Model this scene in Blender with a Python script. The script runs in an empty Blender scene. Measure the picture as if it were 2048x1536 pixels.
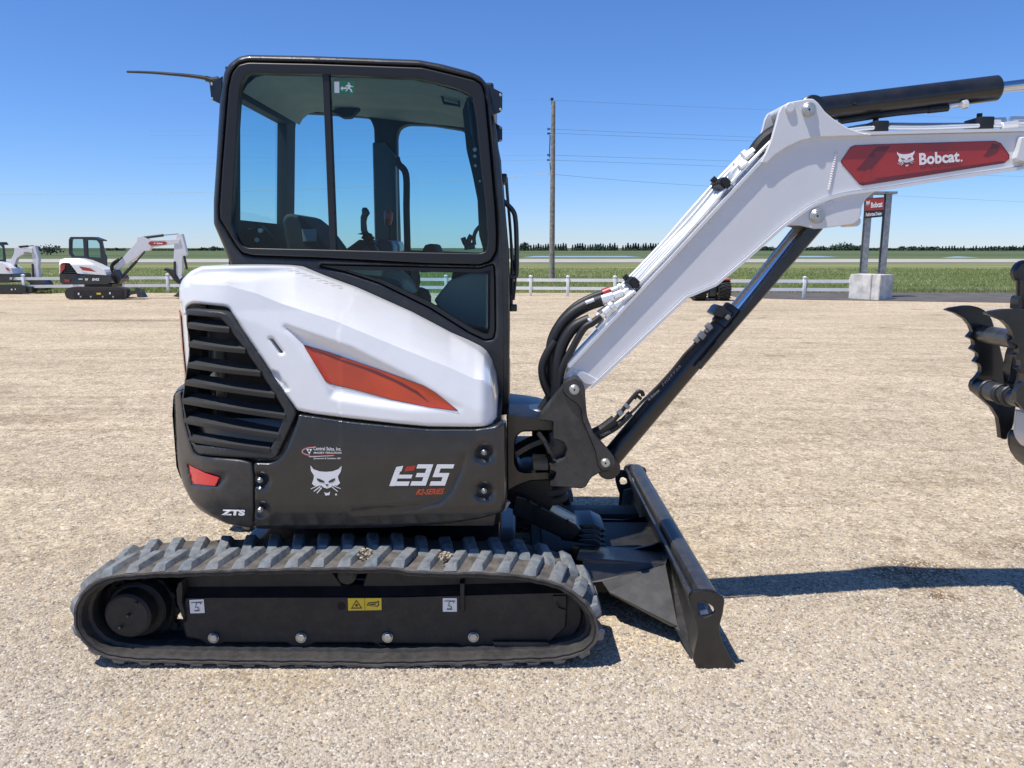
import bpy, bmesh, math, random
import numpy as np
from mathutils import Vector, Matrix
from mathutils.geometry import delaunay_2d_cdt
random.seed(7); RNG = np.random.default_rng(7)
S = bpy.context.scene
COL = S.collection
R_ = math.radians
# ------------------------------------------------------------------ camera, sky, sun, exposure
CAM_H = 1.63; PITCH = R_(10.0); FPX = 1540.0
cd = bpy.data.cameras.new('camera'); cam = bpy.data.objects.new('camera', cd); COL.objects.link(cam)
cam.location = (0, 0, CAM_H); cam.rotation_euler = (R_(90) - PITCH, 0, 0)
cd.sensor_width = 36; cd.lens = 36 * FPX / 2048; cd.clip_end = 8000; cd.clip_start = .05
S.camera = cam
SD = Vector((-0.38, -0.18, 1.0)).normalized()            # towards the sun
w = bpy.data.worlds.new('World'); S.world = w; w.use_nodes = True
nt = w.node_tree; bg = nt.nodes['Background']
sky = nt.nodes.new('ShaderNodeTexSky'); sky.sky_type = 'NISHITA'; sky.sun_disc = False
sky.sun_elevation = math.asin(SD.z); sky.sun_rotation = math.atan2(SD.x, SD.y)
sky.altitude = 450; sky.air_density = 1.0; sky.dust_density = 0.0; sky.ozone_density = 6.0
tint = nt.nodes.new('ShaderNodeMix'); tint.data_type = 'RGBA'; tint.blend_type = 'MULTIPLY'; tint.inputs[0].default_value = 1
hs = nt.nodes.new('ShaderNodeHueSaturation'); hs.inputs['Saturation'].default_value = 1.12; nt.links.new(sky.outputs[0], hs.inputs['Color'])
nt.links.new(hs.outputs[0], tint.inputs[6]); 
tc_ = nt.nodes.new('ShaderNodeTexCoord'); sx_ = nt.nodes.new('ShaderNodeSeparateXYZ'); nt.links.new(tc_.outputs['Generated'], sx_.inputs[0])
rs_ = nt.nodes.new('ShaderNodeValToRGB'); nt.links.new(sx_.outputs[2], rs_.inputs[0]); e_ = rs_.color_ramp.elements
e_[0].position = 0; e_[0].color = (.62, .73, 1.04, 1); e_[1].position = .45; e_[1].color = (.86, .88, 1.04, 1); x_ = e_.new(.12); x_.color = (.70, .80, 1.05, 1)
nt.links.new(rs_.outputs[0], tint.inputs[7]); nt.links.new(tint.outputs[2], bg.inputs[0]); bg.inputs[1].default_value = 0.13
sl = bpy.data.lights.new('sun', 'SUN'); so = bpy.data.objects.new('sun', sl); COL.objects.link(so)
sl.energy = 4.8; sl.angle = R_(0.53); sl.color = (1, .95, .88)
so.rotation_euler = SD.to_track_quat('Z', 'Y').to_euler(); so.location = (-5, -3, 12)
S.view_settings.view_transform = 'Standard'; S.view_settings.look = 'None'
S.view_settings.exposure = 0.12; S.view_settings.gamma = 1
S.render.engine = 'CYCLES'
try:
    S.cycles.max_bounces = 10; S.cycles.transparent_max_bounces = 16
except Exception: pass

# ------------------------------------------------------------------ pixel <-> world
CA, SA = math.cos(PITCH), math.sin(PITCH)
def rays(P):
    P = np.atleast_2d(np.asarray(P, float))
    a = (P[:, 0] - 1024) / FPX; b = (768 - P[:, 1]) / FPX
    return np.stack([a, CA + b * SA, -SA + b * CA], 1)
def at(px, py, Y):
    d = rays([(px, py)])[0]; t = Y / d[1]
    return Vector((d[0] * t, Y, CAM_H + d[2] * t))
def proj(p):
    x, y, z = p; z -= CAM_H
    zc = y * CA - z * SA
    return (1024 + FPX * x / zc, 768 - FPX * (y * SA + z * CA) / zc)
def G(y):                                                # the lot falls away gently behind the machine
    return -0.4 * min(1, max(0, (y - 6) / 20.0))
def gnd(px, py):
    d = rays([(px, py)])[0]; lo, hi = 1.0, 3000.0
    for _ in range(60):
        m = (lo + hi) / 2
        if CAM_H + d[2] / d[1] * m > G(m): lo = m
        else: hi = m
    return at(px, py, lo)
class Plane:
    def __init__(s, Y): s.Y = Y
    def __call__(s, P, ins):
        d = rays(P); t = (s.Y + ins) / d[:, 1]
        return np.stack([d[:, 0] * t, d[:, 1] * t, CAM_H + d[:, 2] * t], 1)
    def inward(s, V): return np.tile([0., 1., 0.], (len(V), 1))
HX, HY, HR, HW = -0.665, 3.685, 0.91, 0.78               # upper body: swing centre, tail radius, half width
class House:
    def g(s, x, y, ins):
        a = np.hypot(x - HX, y - HY) - (HR - ins); a = np.where(x > HX, -1, a)
        b = (HY - HW + ins) - y
        return 0.5 * (a + b + np.sqrt((a - b) ** 2 + .0016)) - .01
    def __call__(s, P, ins):
        d = rays(P); d = d / d[:, 1:2]
        L = np.hypot(d[:, 0], 1); dc = np.abs(d[:, 0] * HY - HX) / L; lim = HR - dc - .004; ins = np.asarray(ins, float) + np.zeros(len(d))
        lft = d[:, 0] < HX / HY - .05; ins = np.where(lft, np.minimum(ins, lim), ins)
        ts = np.linspace(2.6, 4.2, 401)
        x = d[:, 0:1] * ts; y = np.tile(ts, (len(d), 1)); g = s.g(x, y, np.asarray(ins)[:, None])
        neg = g < 0; idx = np.argmax(neg, 1); has = neg.any(1)
        am = np.argmin(g, 1); t = np.empty(len(d))
        for i in range(len(d)):
            if has[i] and idx[i] > 0:
                k = idx[i]; g0, g1 = g[i, k - 1], g[i, k]; t[i] = ts[k - 1] + (ts[k] - ts[k - 1]) * g0 / (g0 - g1)
            else: t[i] = ts[am[i]]
        return np.stack([d[:, 0] * t, t, CAM_H + d[:, 2] * t], 1)
    def inward(s, V):
        D = np.stack([np.where(V[:, 0] < HX - .25, (HX - .25 - V[:, 0]) * 1.0, 0), HY - V[:, 1] + .1, 0 * V[:, 0]], 1)
        return D / np.linalg.norm(D, axis=1, keepdims=True)
HOUSE = House()

# ------------------------------------------------------------------ materials
def mat(name, col, rough=.5, metal=0., coat=0., var=0., vscale=8., bump=0., bscale=200., col2=None, dust=0., dustcol=(.36, .31, .25), spec=.5, detail=4):
    m = bpy.data.materials.new(name); m.use_nodes = True; n = m.node_tree.nodes; l = m.node_tree.links
    b = n['Principled BSDF']; b.inputs['Roughness'].default_value = rough; b.inputs['Metallic'].default_value = metal
    b.inputs['Coat Weight'].default_value = coat; b.inputs['Coat Roughness'].default_value = .06
    b.inputs['Specular IOR Level'].default_value = spec
    c = (*col, 1); b.inputs['Base Color'].default_value = c
    geo = n.new('ShaderNodeNewGeometry'); out = None
    if var or col2:
        nz = n.new('ShaderNodeTexNoise'); nz.inputs['Scale'].default_value = vscale; nz.inputs['Detail'].default_value = detail
        l.new(geo.outputs['Position'], nz.inputs['Vector'])
        rp = n.new('ShaderNodeValToRGB'); l.new(nz.outputs[0], rp.inputs[0])
        rp.color_ramp.elements[0].position = .35; rp.color_ramp.elements[1].position = .65
        lo = tuple(max(0, x * (1 - var)) for x in col); hi = col2 if col2 else tuple(min(1, x * (1 + var)) for x in col)
        rp.color_ramp.elements[0].color = (*lo, 1); rp.color_ramp.elements[1].color = (*hi, 1)
        l.new(rp.outputs[0], b.inputs['Base Color']); out = rp.outputs[0]
        mr = n.new('ShaderNodeMapRange'); l.new(nz.outputs[0], mr.inputs[0])
        mr.inputs[3].default_value = max(0, rough - .08); mr.inputs[4].default_value = min(1, rough + .08)
        l.new(mr.outputs[0], b.inputs['Roughness'])
    if dust:
        nz = n.new('ShaderNodeTexNoise'); nz.inputs['Scale'].default_value = 14; nz.inputs['Detail'].default_value = 8; nz.inputs['Roughness'].default_value = .7
        l.new(geo.outputs['Position'], nz.inputs['Vector'])
        mr = n.new('ShaderNodeMapRange'); l.new(nz.outputs[0], mr.inputs[0]); mr.inputs[1].default_value = .42; mr.inputs[2].default_value = .72
        mr.inputs[4].default_value = dust
        mx = n.new('ShaderNodeMix'); mx.data_type = 'RGBA'; l.new(mr.outputs[0], mx.inputs[0])
        if out: l.new(out, mx.inputs[6])
        else: mx.inputs[6].default_value = c
        mx.inputs[7].default_value = (*dustcol, 1); l.new(mx.outputs[2], b.inputs['Base Color'])
    if bump:
        nz = n.new('ShaderNodeTexNoise'); nz.inputs['Scale'].default_value = bscale; nz.inputs['Detail'].default_value = 3
        l.new(geo.outputs['Position'], nz.inputs['Vector'])
        bp = n.new('ShaderNodeBump'); bp.inputs['Strength'].default_value = bump; bp.inputs['Distance'].default_value = .002
        l.new(nz.outputs[0], bp.inputs['Height']); l.new(bp.outputs[0], b.inputs['Normal'])
    return m
def glassmat(name, tint, gl=.10):
    m = bpy.data.materials.new(name); m.use_nodes = True; n = m.node_tree.nodes; l = m.node_tree.links
    n.remove(n['Principled BSDF']); o = n['Material Output']
    t = n.new('ShaderNodeBsdfTransparent'); t.inputs[0].default_value = (*tint, 1)
    g = n.new('ShaderNodeBsdfGlossy'); g.inputs['Roughness'].default_value = .01
    lw = n.new('ShaderNodeFresnel'); lw.inputs[0].default_value = 1.5
    ad = n.new('ShaderNodeMath'); ad.operation = 'MULTIPLY_ADD'; ad.inputs[1].default_value = .6; ad.inputs[2].default_value = gl * .5
    l.new(lw.outputs[0], ad.inputs[0])
    mx = n.new('ShaderNodeMixShader'); l.new(ad.outputs[0], mx.inputs[0]); l.new(t.outputs[0], mx.inputs[1]); l.new(g.outputs[0], mx.inputs[2])
    l.new(mx.outputs[0], o.inputs[0]); return m
M = dict(
 white=mat('white_paint', (.80, .80, .80), .33, coat=.7, var=.02, vscale=3, dust=.10, dustcol=(.55, .5, .43)),
 bwhite=mat('boom_paint', (.68, .68, .69), .42, coat=.35, var=.02, vscale=5, dust=.10, dustcol=(.55, .5, .43)),
 dark=mat('charcoal_paint', (.018, .020, .023), .30, coat=.42, var=.1, vscale=3, dust=.05, dustcol=(.2, .17, .14)),
 dark2=mat('charcoal_casting', (.028, .029, .031), .42, coat=.15, var=.15, vscale=9, bump=.15, bscale=260, dust=.10),
 cabf=mat('cab_frame_paint', (.013, .015, .018), .42, coat=.15, var=.1, vscale=5, dust=.05),
 seal=mat('rubber_seal', (.010, .010, .011), .45, bump=.1),
 blk=mat('black_paint', (.009, .010, .012), .34, coat=.3, var=.15, vscale=12, dust=.04),
 under=mat('undercarriage_paint', (.012, .012, .013), .6, var=.2, vscale=15, bump=.25, bscale=180, dust=.28, dustcol=(.075, .065, .052)),
 rub=mat('track_rubber', (.075, .068, .060), .8, var=.35, vscale=22, bump=.6, bscale=120, dust=.7, dustcol=(.20, .175, .15)),
 lug=mat('lug_rubber', (.14, .16, .172), .75, var=.35, vscale=30, bump=.9, bscale=140, dust=.9, dustcol=(.25, .235, .215)),  # blue-grey base carries the sky reflection on lug tops, under real dust
 edge=mat('rubber_edge', (.030, .028, .026), .7, var=.3, vscale=40, bump=.6, bscale=200, dust=.45, dustcol=(.09, .08, .068)),
 grille=mat('grille_plastic', (.030, .032, .034), .5, var=.1, bump=.2, bscale=400),
 void=mat('engine_bay_shade', (.004, .004, .004), .8),  # near-black colour stands in for shade inside openings; also on small plugs
 engine=mat('engine_parts', (.03, .03, .032), .5, var=.4, vscale=20),
 steel=mat('zinc_steel', (.50, .50, .47), .45, metal=.75, var=.1, vscale=30),
 chrome=mat('chrome_rod', (.65, .66, .68), .08, metal=1.),
 tube=mat('silver_tube', (.80, .80, .78), .38, metal=.55),
 hose=mat('black_hose', (.012, .012, .013), .5, bump=.3, bscale=350),
 red=mat('red_decal', (.36, .024, .014), .35, coat=.5, var=.12, vscale=5),
 orange=mat('orange_decal', (.50, .055, .012), .35, coat=.5, var=.15, vscale=6),
 dred=mat('dark_red_decal', (.15, .014, .011), .35, coat=.5),
 reflector=mat('red_reflector', (.65, .02, .03), .2, coat=.6),
 decal=mat('white_decal', (.78, .78, .78), .4), bdecal=mat('black_decal', (.02, .02, .02), .4),
 yellow=mat('yellow_sticker', (.70, .50, .03), .45), green=mat('green_sticker', (.02, .22, .10), .45),
 gdecal=mat('grey_decal', (.28, .29, .3), .5),
 liner=mat('headliner_grey', (.34, .36, .36), .8, var=.06, bump=.2), inner=mat('cab_interior', (.014, .016, .018), .7, var=.1),
 seatm=mat('seat_fabric', (.035, .037, .04), .85, bump=.6, bscale=500),
 glass=glassmat('cab_glass', (.52, .76, .80), .0), glass2=glassmat('far_glass', (.88, .97, .98), .0),
 concrete=mat('concrete', (.62, .60, .55), .85, var=.22, vscale=3, bump=.5, bscale=60),
 galv=mat('galvanised', (.30, .31, .32), .42, metal=.8, var=.2, vscale=8),
 vinyl=mat('white_vinyl', (.78, .78, .78), .45, var=.05, vscale=2), wood=mat('weathered_pole', (.27, .23, .19), .85, var=.3, vscale=6, bump=.6, bscale=50),
 wire=mat('wire', (.20, .23, .28), .5), wire_glint=mat('sun_glint_wire', (.75, .8, .85), .4, metal=.6),  # second wire's pale colour stands in for sun glint
 soil=mat('soil_clod', (.40, .32, .22), .95, var=.4, vscale=60, bump=.8),
 conifer=mat('hazed_conifer_leaf', (.040, .066, .050), .8, var=.4, vscale=.3), leaf=mat('hazed_leaf', (.050, .080, .058), .8, var=.4, vscale=.2),  # leaf colours lightened and blued in place of distance haze
 bark=mat('bark', (.08, .06, .045), .9), tyre=mat('tyre', (.016, .016, .016), .8, bump=.5), torange=mat('tractor_orange', (.60, .08, .015), .4, coat=.4),
)
# ------------------------------------------------------------------ object helpers
ORIG = {}
def tag(o, label=None, cat=None, group=None, kind=None):
    for k, v in (('label', label), ('category', cat), ('group', group), ('kind', kind)):
        if v: o[k] = v
    return o
def thing(name, loc, label, cat, group=None):
    o = bpy.data.objects.new(name, None); COL.objects.link(o); o.location = loc; o.empty_display_size = .2
    ORIG[o.name] = Vector(loc); return tag(o, label, cat, group)
def obj(name, bm, m, parent=None, ang=35, smooth=True, loc=None):
    me = bpy.data.meshes.new(name)
    o = bpy.data.objects.new(name, me); COL.objects.link(o)
    off = ORIG[parent.name] if parent is not None else (Vector(loc) if loc is not None else Vector((0, 0, 0)))
    if off.length: bmesh.ops.translate(bm, verts=bm.verts, vec=-off)
    bm.to_mesh(me); bm.free()
    for mm in (m if isinstance(m, (list, tuple)) else [m]): me.materials.append(mm)
    if smooth:
        me.polygons.foreach_set('use_smooth', [True] * len(me.polygons)); me.set_sharp_from_angle(angle=R_(ang))
    if parent is not None: o.parent = parent; ORIG[o.name] = off
    else: o.location = off; ORIG[o.name] = off
    return o
def NB(): return bmesh.new()
def box(bm, x0, x1, y0, y1, z0, z1, bev=0., mi=0):
    r = bmesh.ops.create_cube(bm, size=1); vs = r['verts']
    for v in vs: v.co = Vector((x0 + (v.co.x + .5) * (x1 - x0), y0 + (v.co.y + .5) * (y1 - y0), z0 + (v.co.z + .5) * (z1 - z0)))
    fs = list({f for v in vs for f in v.link_faces})
    for f in fs: f.material_index = mi
    if bev: bmesh.ops.bevel(bm, geom=list({e for f in fs for e in f.edges}), offset=bev, segments=2, affect='EDGES', profile=.5, material=-1)
def cyl(bm, p0, p1, r0, r1=None, n=24, bev=0., cap=True, mi=0):
    p0, p1 = Vector(p0), Vector(p1); r1 = r0 if r1 is None else r1
    d = p1 - p0; L = d.length; q = d.to_track_quat('Z', 'Y'); prof = [(0, r0), (L, r1)]
    if bev: prof = [(0, r0 - bev), (bev, r0), (L - bev, r1), (L, r1 - bev)]
    rings = []
    for z, r in prof:
        rings.append([bm.verts.new(p0 + q @ Vector((r * math.cos(2 * math.pi * i / n), r * math.sin(2 * math.pi * i / n), z))) for i in range(n)])
    for a, b in zip(rings, rings[1:]):
        for i in range(n): bm.faces.new((a[i], a[(i + 1) % n], b[(i + 1) % n], b[i])).material_index = mi
    if cap:
        bm.faces.new(list(reversed(rings[0]))).material_index = mi; bm.faces.new(rings[-1]).material_index = mi
def cyly(bm, px, py, Y0, Y1, r, n=28, bev=.003, hexa=False, mi=0):
    p = at(px, py, Y0); cyl(bm, p, (p.x, Y1, p.z), r, n=6 if hexa else n, bev=bev, mi=mi)
def smooth_path(pts, k=8):
    pts = [Vector(p) for p in pts]; out = []
    for i in range(len(pts) - 1):
        p0 = pts[max(i - 1, 0)]; p1 = pts[i]; p2 = pts[i + 1]; p3 = pts[min(i + 2, len(pts) - 1)]
        for j in range(k):
            t = j / k; out.append(.5 * ((2 * p1) + (p2 - p0) * t + (2 * p0 - 5 * p1 + 4 * p2 - p3) * t * t + (3 * p1 - p0 - 3 * p2 + p3) * t ** 3))
    return out + [pts[-1]]
def tube(bm, pts, r, n=10, sm=True, k=8, mi=0):
    pts = smooth_path(pts, k) if sm and len(pts) > 2 else [Vector(p) for p in pts]
    up = None; rings = []
    for i, p in enumerate(pts):
        t = (pts[min(i + 1, len(pts) - 1)] - pts[max(i - 1, 0)]).normalized()
        if up is None: up = t.orthogonal().normalized()
        up = (up - t * up.dot(t)).normalized(); b = t.cross(up)
        rr = r(i / (len(pts) - 1)) if callable(r) else r
        rings.append([bm.verts.new(p + (up * math.cos(2 * math.pi * j / n) + b * math.sin(2 * math.pi * j / n)) * rr) for j in range(n)])
    for a, b in zip(rings, rings[1:]):
        for i in range(n): bm.faces.new((a[i], a[(i + 1) % n], b[(i + 1) % n], b[i])).material_index = mi
    bm.faces.new(list(reversed(rings[0]))).material_index = mi; bm.faces.new(rings[-1]).material_index = mi
def inpoly(P, poly):
    P = np.asarray(P); poly = np.asarray(poly); c = np.zeros(len(P), bool); n = len(poly)
    for i in range(n):
        x0, y0 = poly[i]; x1, y1 = poly[(i + 1) % n]
        if y0 == y1: continue
        h = ((y0 > P[:, 1]) != (y1 > P[:, 1])) & (P[:, 0] < (x1 - x0) * (P[:, 1] - y0) / (y1 - y0) + x0)
        c ^= h
    return c
def edist(P, polys, closed=True):
    P = np.asarray(P); D = np.full(len(P), 1e9)
    for poly in polys:
        A = np.asarray(poly, float); B = np.roll(A, -1, 0)
        if not closed: A, B = A[:-1], B[:-1]
        for a, b in zip(A, B):
            d = b - a; L = d @ d
            t = np.clip(((P - a) @ d) / L, 0, 1) if L > 0 else np.zeros(len(P))
            D = np.minimum(D, np.linalg.norm(P - (a + t[:, None] * d), axis=1))
    return D
def rnd(poly, r=6, seg=4):
    """round the corners of a pixel outline"""
    out = []; n = len(poly)
    for i in range(n):
        p = np.array(poly[i], float); a = np.array(poly[i - 1], float); b = np.array(poly[(i + 1) % n], float)
        la, lb = np.linalg.norm(a - p), np.linalg.norm(b - p); rr = min(r, la * .45, lb * .45)
        s = p + (a - p) / la * rr; e = p + (b - p) / lb * rr
        for k in range(seg + 1):
            t = k / seg; out.append(tuple((1 - t) ** 2 * s + 2 * t * (1 - t) * p + t * t * e))
    return out
def resamp(poly, step):
    out = []; n = len(poly)
    for i in range(n):
        a = np.array(poly[i], float); b = np.array(poly[(i + 1) % n], float); L = np.linalg.norm(b - a)
        if L < 1e-6: continue
        k = max(1, int(math.ceil(L / step))) if step else 1
        for j in range(k): out.append(tuple(a + (b - a) * j / k))
    return out
def panel(bm, outline, surf, thick=.01, rpx=1.5, rm=.003, holes=(), ins=0., step=None, back=True, backY=None, mi=0, crease=None):
    es = step or (12 if rpx else None)
    polys = [resamp(outline, es)] + [resamp(h, es) for h in holes]
    verts = []; edges = []
    for pl in polys:
        s = len(verts); verts += pl; edges += [(s + i, s + (i + 1) % len(pl)) for i in range(len(pl))]
    nb = len(verts); extra = []
    if rpx:
        rs = (1.0, 1.45) if rpx < 3 else (.12, .35, .65, 1.0, 1.3)
        for pl in polys:
            A = np.array(pl); T = np.roll(A, -1, 0) - np.roll(A, 1, 0); L = np.linalg.norm(T, axis=1); L[L == 0] = 1
            N = np.stack([-T[:, 1], T[:, 0]], 1) / L[:, None]
            for sgn in (1, -1):
                for q in rs: extra.append(A + N * sgn * q * rpx)
    if step:
        A = np.array(polys[0]); x = np.arange(A[:, 0].min(), A[:, 0].max(), step); y = np.arange(A[:, 1].min(), A[:, 1].max(), step)
        X, Y = np.meshgrid(x, y); X[1::2] += step / 2; extra.append(np.stack([X.ravel(), Y.ravel()], 1))
    if extra:
        E = np.concatenate(extra); ok = inpoly(E, polys[0])
        for h in polys[1:]: ok &= ~inpoly(E, h)
        E = E[ok]; D = edist(E, polys); E = E[D > (rpx or 1) * .1]
        Rr = np.round(E / max(.3, (rpx or 1) * .12)); _, ix = np.unique(Rr, axis=0, return_index=True); E = E[ix]
        verts += [tuple(e) for e in E]
    if crease is not None:
        c = []
        for a_, b_ in zip(crease, crease[1:]):
            a_, b_ = np.array(a_, float), np.array(b_, float); k = max(1, int(np.linalg.norm(b_ - a_) / (step or 5)))
            c += [a_ + (b_ - a_) * j / k for j in range(k)]
        c = np.array(c); c = c[inpoly(c, polys[0])]; c = c[edist(c, polys) > 1.5]
        dd = edist(np.array(verts[nb:]), [c], False); verts = verts[:nb] + [v for v, q in zip(verts[nb:], dd) if q > (step or 5) * .45]
        s = len(verts); verts += [tuple(v) for v in c]; edges += [(s + i, s + i + 1) for i in range(len(c) - 1) if np.linalg.norm(c[i] - c[i + 1]) < (step or 5) * 2]
    V, _, F, *_r = delaunay_2d_cdt([Vector(v) for v in verts], edges, [], 0, 1e-4)
    V = np.array([(v.x, v.y) for v in V]); F = [f for f in F if len(f) == 3]
    C = np.array([V[list(f)].mean(0) for f in F]); ok = inpoly(C, polys[0])
    for h in polys[1:]: ok &= ~inpoly(C, h)
    F = [f for f, k in zip(F, ok) if k]
    I = ins(V) if callable(ins) else np.full(len(V), float(ins))
    if rpx:
        d = np.clip(edist(V, polys) / rpx, 0, 1); I = I + rm * (1 - np.sqrt(np.clip(1 - (1 - d) ** 2, 0, 1)))
    W = surf(V, I); bv = {}; used = sorted({i for f in F for i in f})
    for i in used: bv[i] = bm.verts.new(W[i])
    fs = []
    for f in F:
        a, b, c = (W[i] for i in f); nrm = np.cross(b - a, c - a); view = a - np.array([0, 0, CAM_H])
        ff = f if nrm @ view < 0 else f[::-1]
        try: fs.append(bm.faces.new([bv[i] for i in ff])); fs[-1].material_index = mi
        except ValueError: pass
    if thick or backY is not None:
        bd = [e for f in fs for e in f.edges if len([g for g in e.link_faces]) == 1]
        bd = list(set(bd)); D = surf.inward(W); bk = {}
        src = used if back else sorted({i for i in used if any(v in (bv[i],) for e in bv[i].link_edges if e in set(bd) for v in e.verts)})
        for i in src:
            p = W[i].copy()
            if backY is not None: p[1] = max(backY, p[1] + .001)
            else: p = p + D[i] * thick
            bk[bv[i]] = bm.verts.new(p)
        for e in bd:
            f = e.link_faces[0]; a, b = e.verts
            for lp in f.loops:
                if lp.edge == e: a, b = lp.vert, lp.link_loop_next.vert
            try: bm.faces.new((b, a, bk[a], bk[b])).material_index = mi
            except ValueError: pass
        if back:
            for f in fs:
                bm.faces.new([bk[v] for v in reversed(f.verts)]).material_index = mi
    return bm
def pl(name, outline, Y, thick, m, parent, rpx=1.2, rm=.003, holes=(), corner=0, **k):
    if corner: outline = rnd(outline, corner)
    bm = NB(); panel(bm, outline, Plane(Y), thick, rpx, rm, holes, **k); return obj(name, bm, m, parent)
def text2d(s, bold=0., shear=0., spacing=1.):
    cu = bpy.data.curves.new('t', 'FONT'); cu.body = s; cu.offset = bold; cu.shear = shear; cu.space_character = spacing; cu.size = 1
    cu.resolution_u = 3
    o = bpy.data.objects.new('t', cu); COL.objects.link(o)
    dg = bpy.context.evaluated_depsgraph_get(); me = bpy.data.meshes.new_from_object(o.evaluated_get(dg))
    v = np.array([(a.co.x, a.co.y) for a in me.vertices]); f = [tuple(p.vertices) for p in me.polygons]
    bpy.data.objects.remove(o); bpy.data.curves.remove(cu); bpy.data.meshes.remove(me)
    mn, mx = v.min(0), v.max(0); v = (v - mn) / (mx - mn); v[:, 1] = 1 - v[:, 1]; return v, f
def quadmap(v, q):
    q = np.array(q, float); a, b = v[:, 0:1], v[:, 1:2]
    return (1 - a) * (1 - b) * q[0] + a * (1 - b) * q[1] + a * b * q[2] + (1 - a) * b * q[3]
def dtext(bm, s, q, surf, off=-.002, bold=.0, shear=0., spacing=1., mi=0):
    """text fitted to a quad (pixel corners: top-left, top-right, bottom-right, bottom-left) lying on a surface"""
    v, f = text2d(s, bold, shear, spacing); W = surf(quadmap(v, q), np.full(len(v), off)); vs = [bm.verts.new(p) for p in W]
    for a in f:
        try: bm.faces.new([vs[i] for i in a]).material_index = mi
        except ValueError: pass
def dpoly(bm, poly, surf, off=-.002, step=None, mi=0):
    panel(bm, poly, surf, thick=0, rpx=0, ins=off, step=step, mi=mi)
CATW = [(0,0),(.10,.13),(.3,.20),(.5,.215),(.7,.20),(.89,.13),(1,.02),(.975,.2),(.88,.36),(.9,.47),(.95,.58),(.86,.66),(.7,.66),(.64,.72),(.53,.76),(.42,.72),(.35,.66),(.13,.67),(.05,.6),(.1,.46),(.115,.34),(.02,.18)]
CATD = [[(.2,.42),(.3,.45),(.45,.52),(.44,.57),(.30,.55),(.22,.49)], [(.8,.42),(.7,.45),(.58,.52),(.58,.57),(.7,.55),(.78,.49)], [(.47,.62),(.59,.62),(.53,.69)], [(.40,.37),(.5,.42),(.5,.54),(.46,.52)]]
CATL = [[(.44,.87),(.5,.9),(.57,.9),(.63,.85),(.61,.97),(.48,.985)], [(.30,.68),(.34,.70),(.12,.86),(.10,.84)], [(.34,.72),(.38,.735),(.22,.92),(.2,.9)], [(.22,.66),(.26,.67),(.02,.78),(.01,.76)], [(.70,.67),(.74,.66),(.97,.75),(.96,.77)], [(.66,.7),(.69,.69),(.88,.84),(.86,.86)]]
def cat(bm, q, surf, off, dark=1, fine=True):
    f = lambda P: [tuple(x) for x in quadmap(np.array(P), q)]
    dpoly(bm, f(CATW), surf, off)
    for p in CATD[:3]: dpoly(bm, f(p), surf, off - .001, mi=dark)
    if fine:
        for p in CATL: dpoly(bm, f(p), surf, off)
def Q(x0, y0, x1, y1): return [(x0, y0), (x1, y0), (x1, y1), (x0, y1)]
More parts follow.
